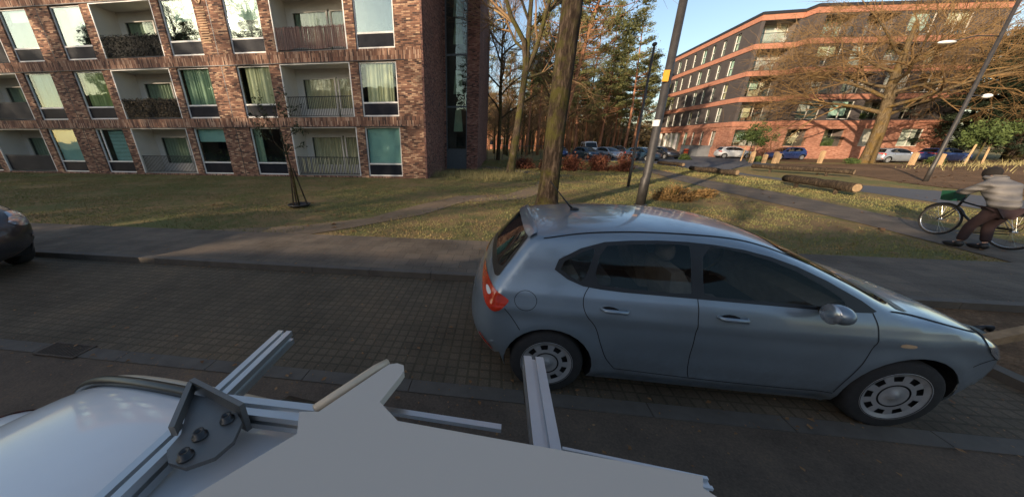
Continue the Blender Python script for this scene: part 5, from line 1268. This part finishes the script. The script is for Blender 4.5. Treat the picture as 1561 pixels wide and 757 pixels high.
m = MB(); m.lathe([(.0, 0), (.09, 0), (.09, .006), (0, .006)], 24, 'X', (-.045, bb[1], bb[2])); m.tube([(-.05, bb[1], bb[2]), (-.07, bb[1] + .12, bb[2] - .12)], .009, 6).tube([(.05, bb[1], bb[2]), (.07, bb[1] - .12, bb[2] + .12)], .009, 6); m.box(-.15, -.07, .0, .08, .155, .175).box(.07, .15, -.24, -.16, .40, .42); m.build('crankset', 'chrome', bk)
m = MB(); m.bar((-.045, -.53, .40), (-.045, -.02, .375), .01, .05); m.bar((-.045, -.53, .31), (-.045, -.02, .205), .01, .02); m.build('chain_guard', 'blacktrim', bk)
m = MB()
for s in (-.06, .06): m.bar((s, -.25, .74), (s, -.78, .76), .01, .01); m.tube([(s * .9, -.53, .355), (s, -.70, .75)], .006, 5)
for y in (-.35, -.5, -.65, -.78): m.bar((-.07, y, .755), (.07, y, .755), .01, .01)
m.build('luggage_rack', 'blacktrim', bk)
m = MB(); m.box(-.03, .03, -.80, -.785, .66, .70); m.build('rear_reflector', 'tail', bk)
m = MB()
x0, x1, y0, y1, z0, z1 = -.15, .15, .40, .62, .80, 1.0
m.prism([(x0 + .02, y0 + .02), (x1 - .02, y0 + .02), (x1 - .02, y1 - .02), (x0 + .02, y1 - .02)], z0, z0 + .012)
for a_, b_ in (((x0, y0), (x1, y0)), ((x1, y0), (x1, y1)), ((x1, y1), (x0, y1)), ((x0, y1), (x0, y0))):
    cx_, cy_ = (x0 + x1) / 2, (y0 + y1) / 2; ins = lambda p, k: (p[0] + (cx_ - p[0]) * k, p[1] + (cy_ - p[1]) * k)
    l0, l1 = ins(a_, .18), ins(b_, .18); m.add([(*l0, z0), (*l1, z0), (*b_, z1), (*a_, z1), (*ins(l0, .05), z0), (*ins(l1, .05), z0), (*ins(b_, .07), z1), (*ins(a_, .07), z1)], [(0, 1, 2, 3), (7, 6, 5, 4), (3, 2, 6, 7)])
m.build('crate', 'green', bk)

# ------------------------------------------------------------------ person
def skin(name, joints, edges, mat, parent, root=0, sub=2):
    me = bpy.data.meshes.new(name); me.from_pydata([j[0] for j in joints], edges, []); o = bpy.data.objects.new('tmp', me); col.objects.link(o)
    md = o.modifiers.new('s', 'SKIN'); md.use_smooth_shade = True
    for i, j in enumerate(joints):
        r = j[1]; r = (r, r) if not hasattr(r, '__len__') else r; me.skin_vertices[0].data[i].radius = r; me.skin_vertices[0].data[i].use_root = (i == root)
    ms = o.modifiers.new('b', 'SUBSURF'); ms.levels = sub; ms.render_levels = sub
    dg = bpy.context.evaluated_depsgraph_get(); dg.update(); ev_ = bpy.data.meshes.new_from_object(o.evaluated_get(dg)); ev_.name = name
    bpy.data.objects.remove(o); ob = bpy.data.objects.new(name, ev_); col.objects.link(ob); ev_.materials.clear(); ev_.materials.append(M[mat]); ev_.polygons.foreach_set('use_smooth', [True] * len(ev_.polygons)); ob.parent = parent
    return ob
pr = empty('person', (9.58, 7.05, .006)); tag(pr, 'person in a pale quilted jacket and dark red trousers leaning over a bicycle', 'person')
# x = right towards the bicycle, y = forward along the bicycle
J = [((.02, -.10, .86), (.13, .11)), ((.04, -.02, 1.02), (.14, .11)), ((.06, .08, 1.18), (.17, .11)), ((.10, .22, 1.29), (.10, .07)), ((.12, .29, 1.36), (.048, .048)), ((.15, .38, 1.43), (.085, .095)), ((.16, .40, 1.49), (.075, .085)),
     ((-.07, -.08, .80), (.085, .085)), ((-.12, .06, .46), (.055, .055)), ((-.15, .06, .10), (.036, .036)), ((-.15, .20, .04), (.035, .03)),
     ((.12, -.10, .80), (.085, .085)), ((.13, .02, .46), (.055, .055)), ((.11, -.08, .11), (.036, .036)), ((.12, .05, .04), (.035, .03)),
     ((-.12, .14, 1.27), (.06, .055)), ((-.15, .34, 1.08), (.042, .042)), ((.10, .62, 1.06), (.03, .03)), ((.24, .66, 1.06), (.028, .02)),
     ((.27, .14, 1.27), (.06, .055)), ((.42, .36, 1.12), (.042, .042)), ((.70, .64, 1.10), (.03, .03)), ((.80, .68, 1.07), (.028, .02))]
Eg = [(0, 1), (1, 2), (2, 3), (3, 4), (4, 5), (5, 6), (0, 7), (7, 8), (8, 9), (9, 10), (0, 11), (11, 12), (12, 13), (13, 14), (2, 15), (15, 16), (16, 17), (17, 18), (2, 19), (19, 20), (20, 21), (21, 22)]
body = skin('body', J, Eg, 'skin', pr)
bm = bmesh.new(); bm.from_mesh(body.data); tmp = MB()
for hx, hy, hz in ((.27, .665, 1.065), (.81, .69, 1.075)):
    for k, L in enumerate((.06, .07, .066, .052)):
        yy = hy - .03 + k * .02; tmp.tube([(hx - .02, yy, hz), (hx + .02, yy + .003, hz + .008), (hx + .02 + L * .4, yy + .004, hz - .012), (hx + .015 + L * .3, yy + .004, hz - .04)], [.0095, .009, .0085, .007], 6)
    tmp.tube([(hx - .03, hy - .03, hz), (hx - .01, hy - .06, hz - .01), (hx + .015, hy - .065, hz - .03)], [.011, .010, .008], 6)
me2 = bpy.data.meshes.new('h'); me2.from_pydata(tmp.v, [], tmp.f); bm.from_mesh(me2); bm.to_mesh(body.data); bm.free(); body.data.polygons.foreach_set('use_smooth', [True] * len(body.data.polygons))
JJ = [((.02, -.13, .78), (.20, .17)), ((.03, -.08, .93), (.19, .16)), ((.05, .03, 1.10), (.215, .16)), ((.09, .17, 1.24), (.20, .14)), ((.11, .25, 1.325), (.12, .11)), ((.125, .29, 1.36), (.095, .095)),
      ((-.13, .14, 1.25), (.095, .09)), ((-.16, .34, 1.08), (.07, .07)), ((.06, .60, 1.06), (.05, .05)), ((.28, .14, 1.25), (.095, .09)), ((.42, .36, 1.12), (.07, .07)), ((.66, .61, 1.10), (.05, .05))]
skin('jacket', JJ, [(0, 1), (1, 2), (2, 3), (3, 4), (4, 5), (3, 6), (6, 7), (7, 8), (3, 9), (9, 10), (10, 11)], 'jacket', pr)
hd = MB(); hd.lathe([(.10, 0), (.135, .03), (.14, .07), (.12, .10), (.095, .09)], 20, 'Z', (.12, .27, 1.31)); hd.build('hood', 'jacket', pr, True)
TJ = [((.02, -.11, .84), (.16, .13)), ((-.08, -.08, .76), (.11, .11)), ((-.12, .06, .46), (.082, .082)), ((-.15, .055, .13), (.066, .066)), ((.13, -.10, .76), (.11, .11)), ((.13, .02, .46), (.082, .082)), ((.11, -.075, .14), (.066, .066))]
skin('trousers', TJ, [(0, 1), (1, 2), (2, 3), (0, 4), (4, 5), (5, 6)], 'trouser', pr)
for n_, (x, y) in enumerate(((-.15, .12), (.115, -.01))):
    m = MB(); m.ball((x, y + .02, .045), .13, 14, 8, (.38, 1.08, .42)); m.ball((x, y - .07, .075), .07, 12, 8, (.8, 1, 1)); m.build('shoe', 'shoe', pr, True)
m = MB(); m.ball((.155, .375, 1.455), .118, 18, 12, (.86, 1.0, 1.06), .03, random.Random(1)); m.build('hair', 'hair', pr, True)
m = MB(); m.ball((.165, .492, 1.415), .022, 8, 6, (.7, 1, 1.2)); m.build('nose', 'skin', pr, True)
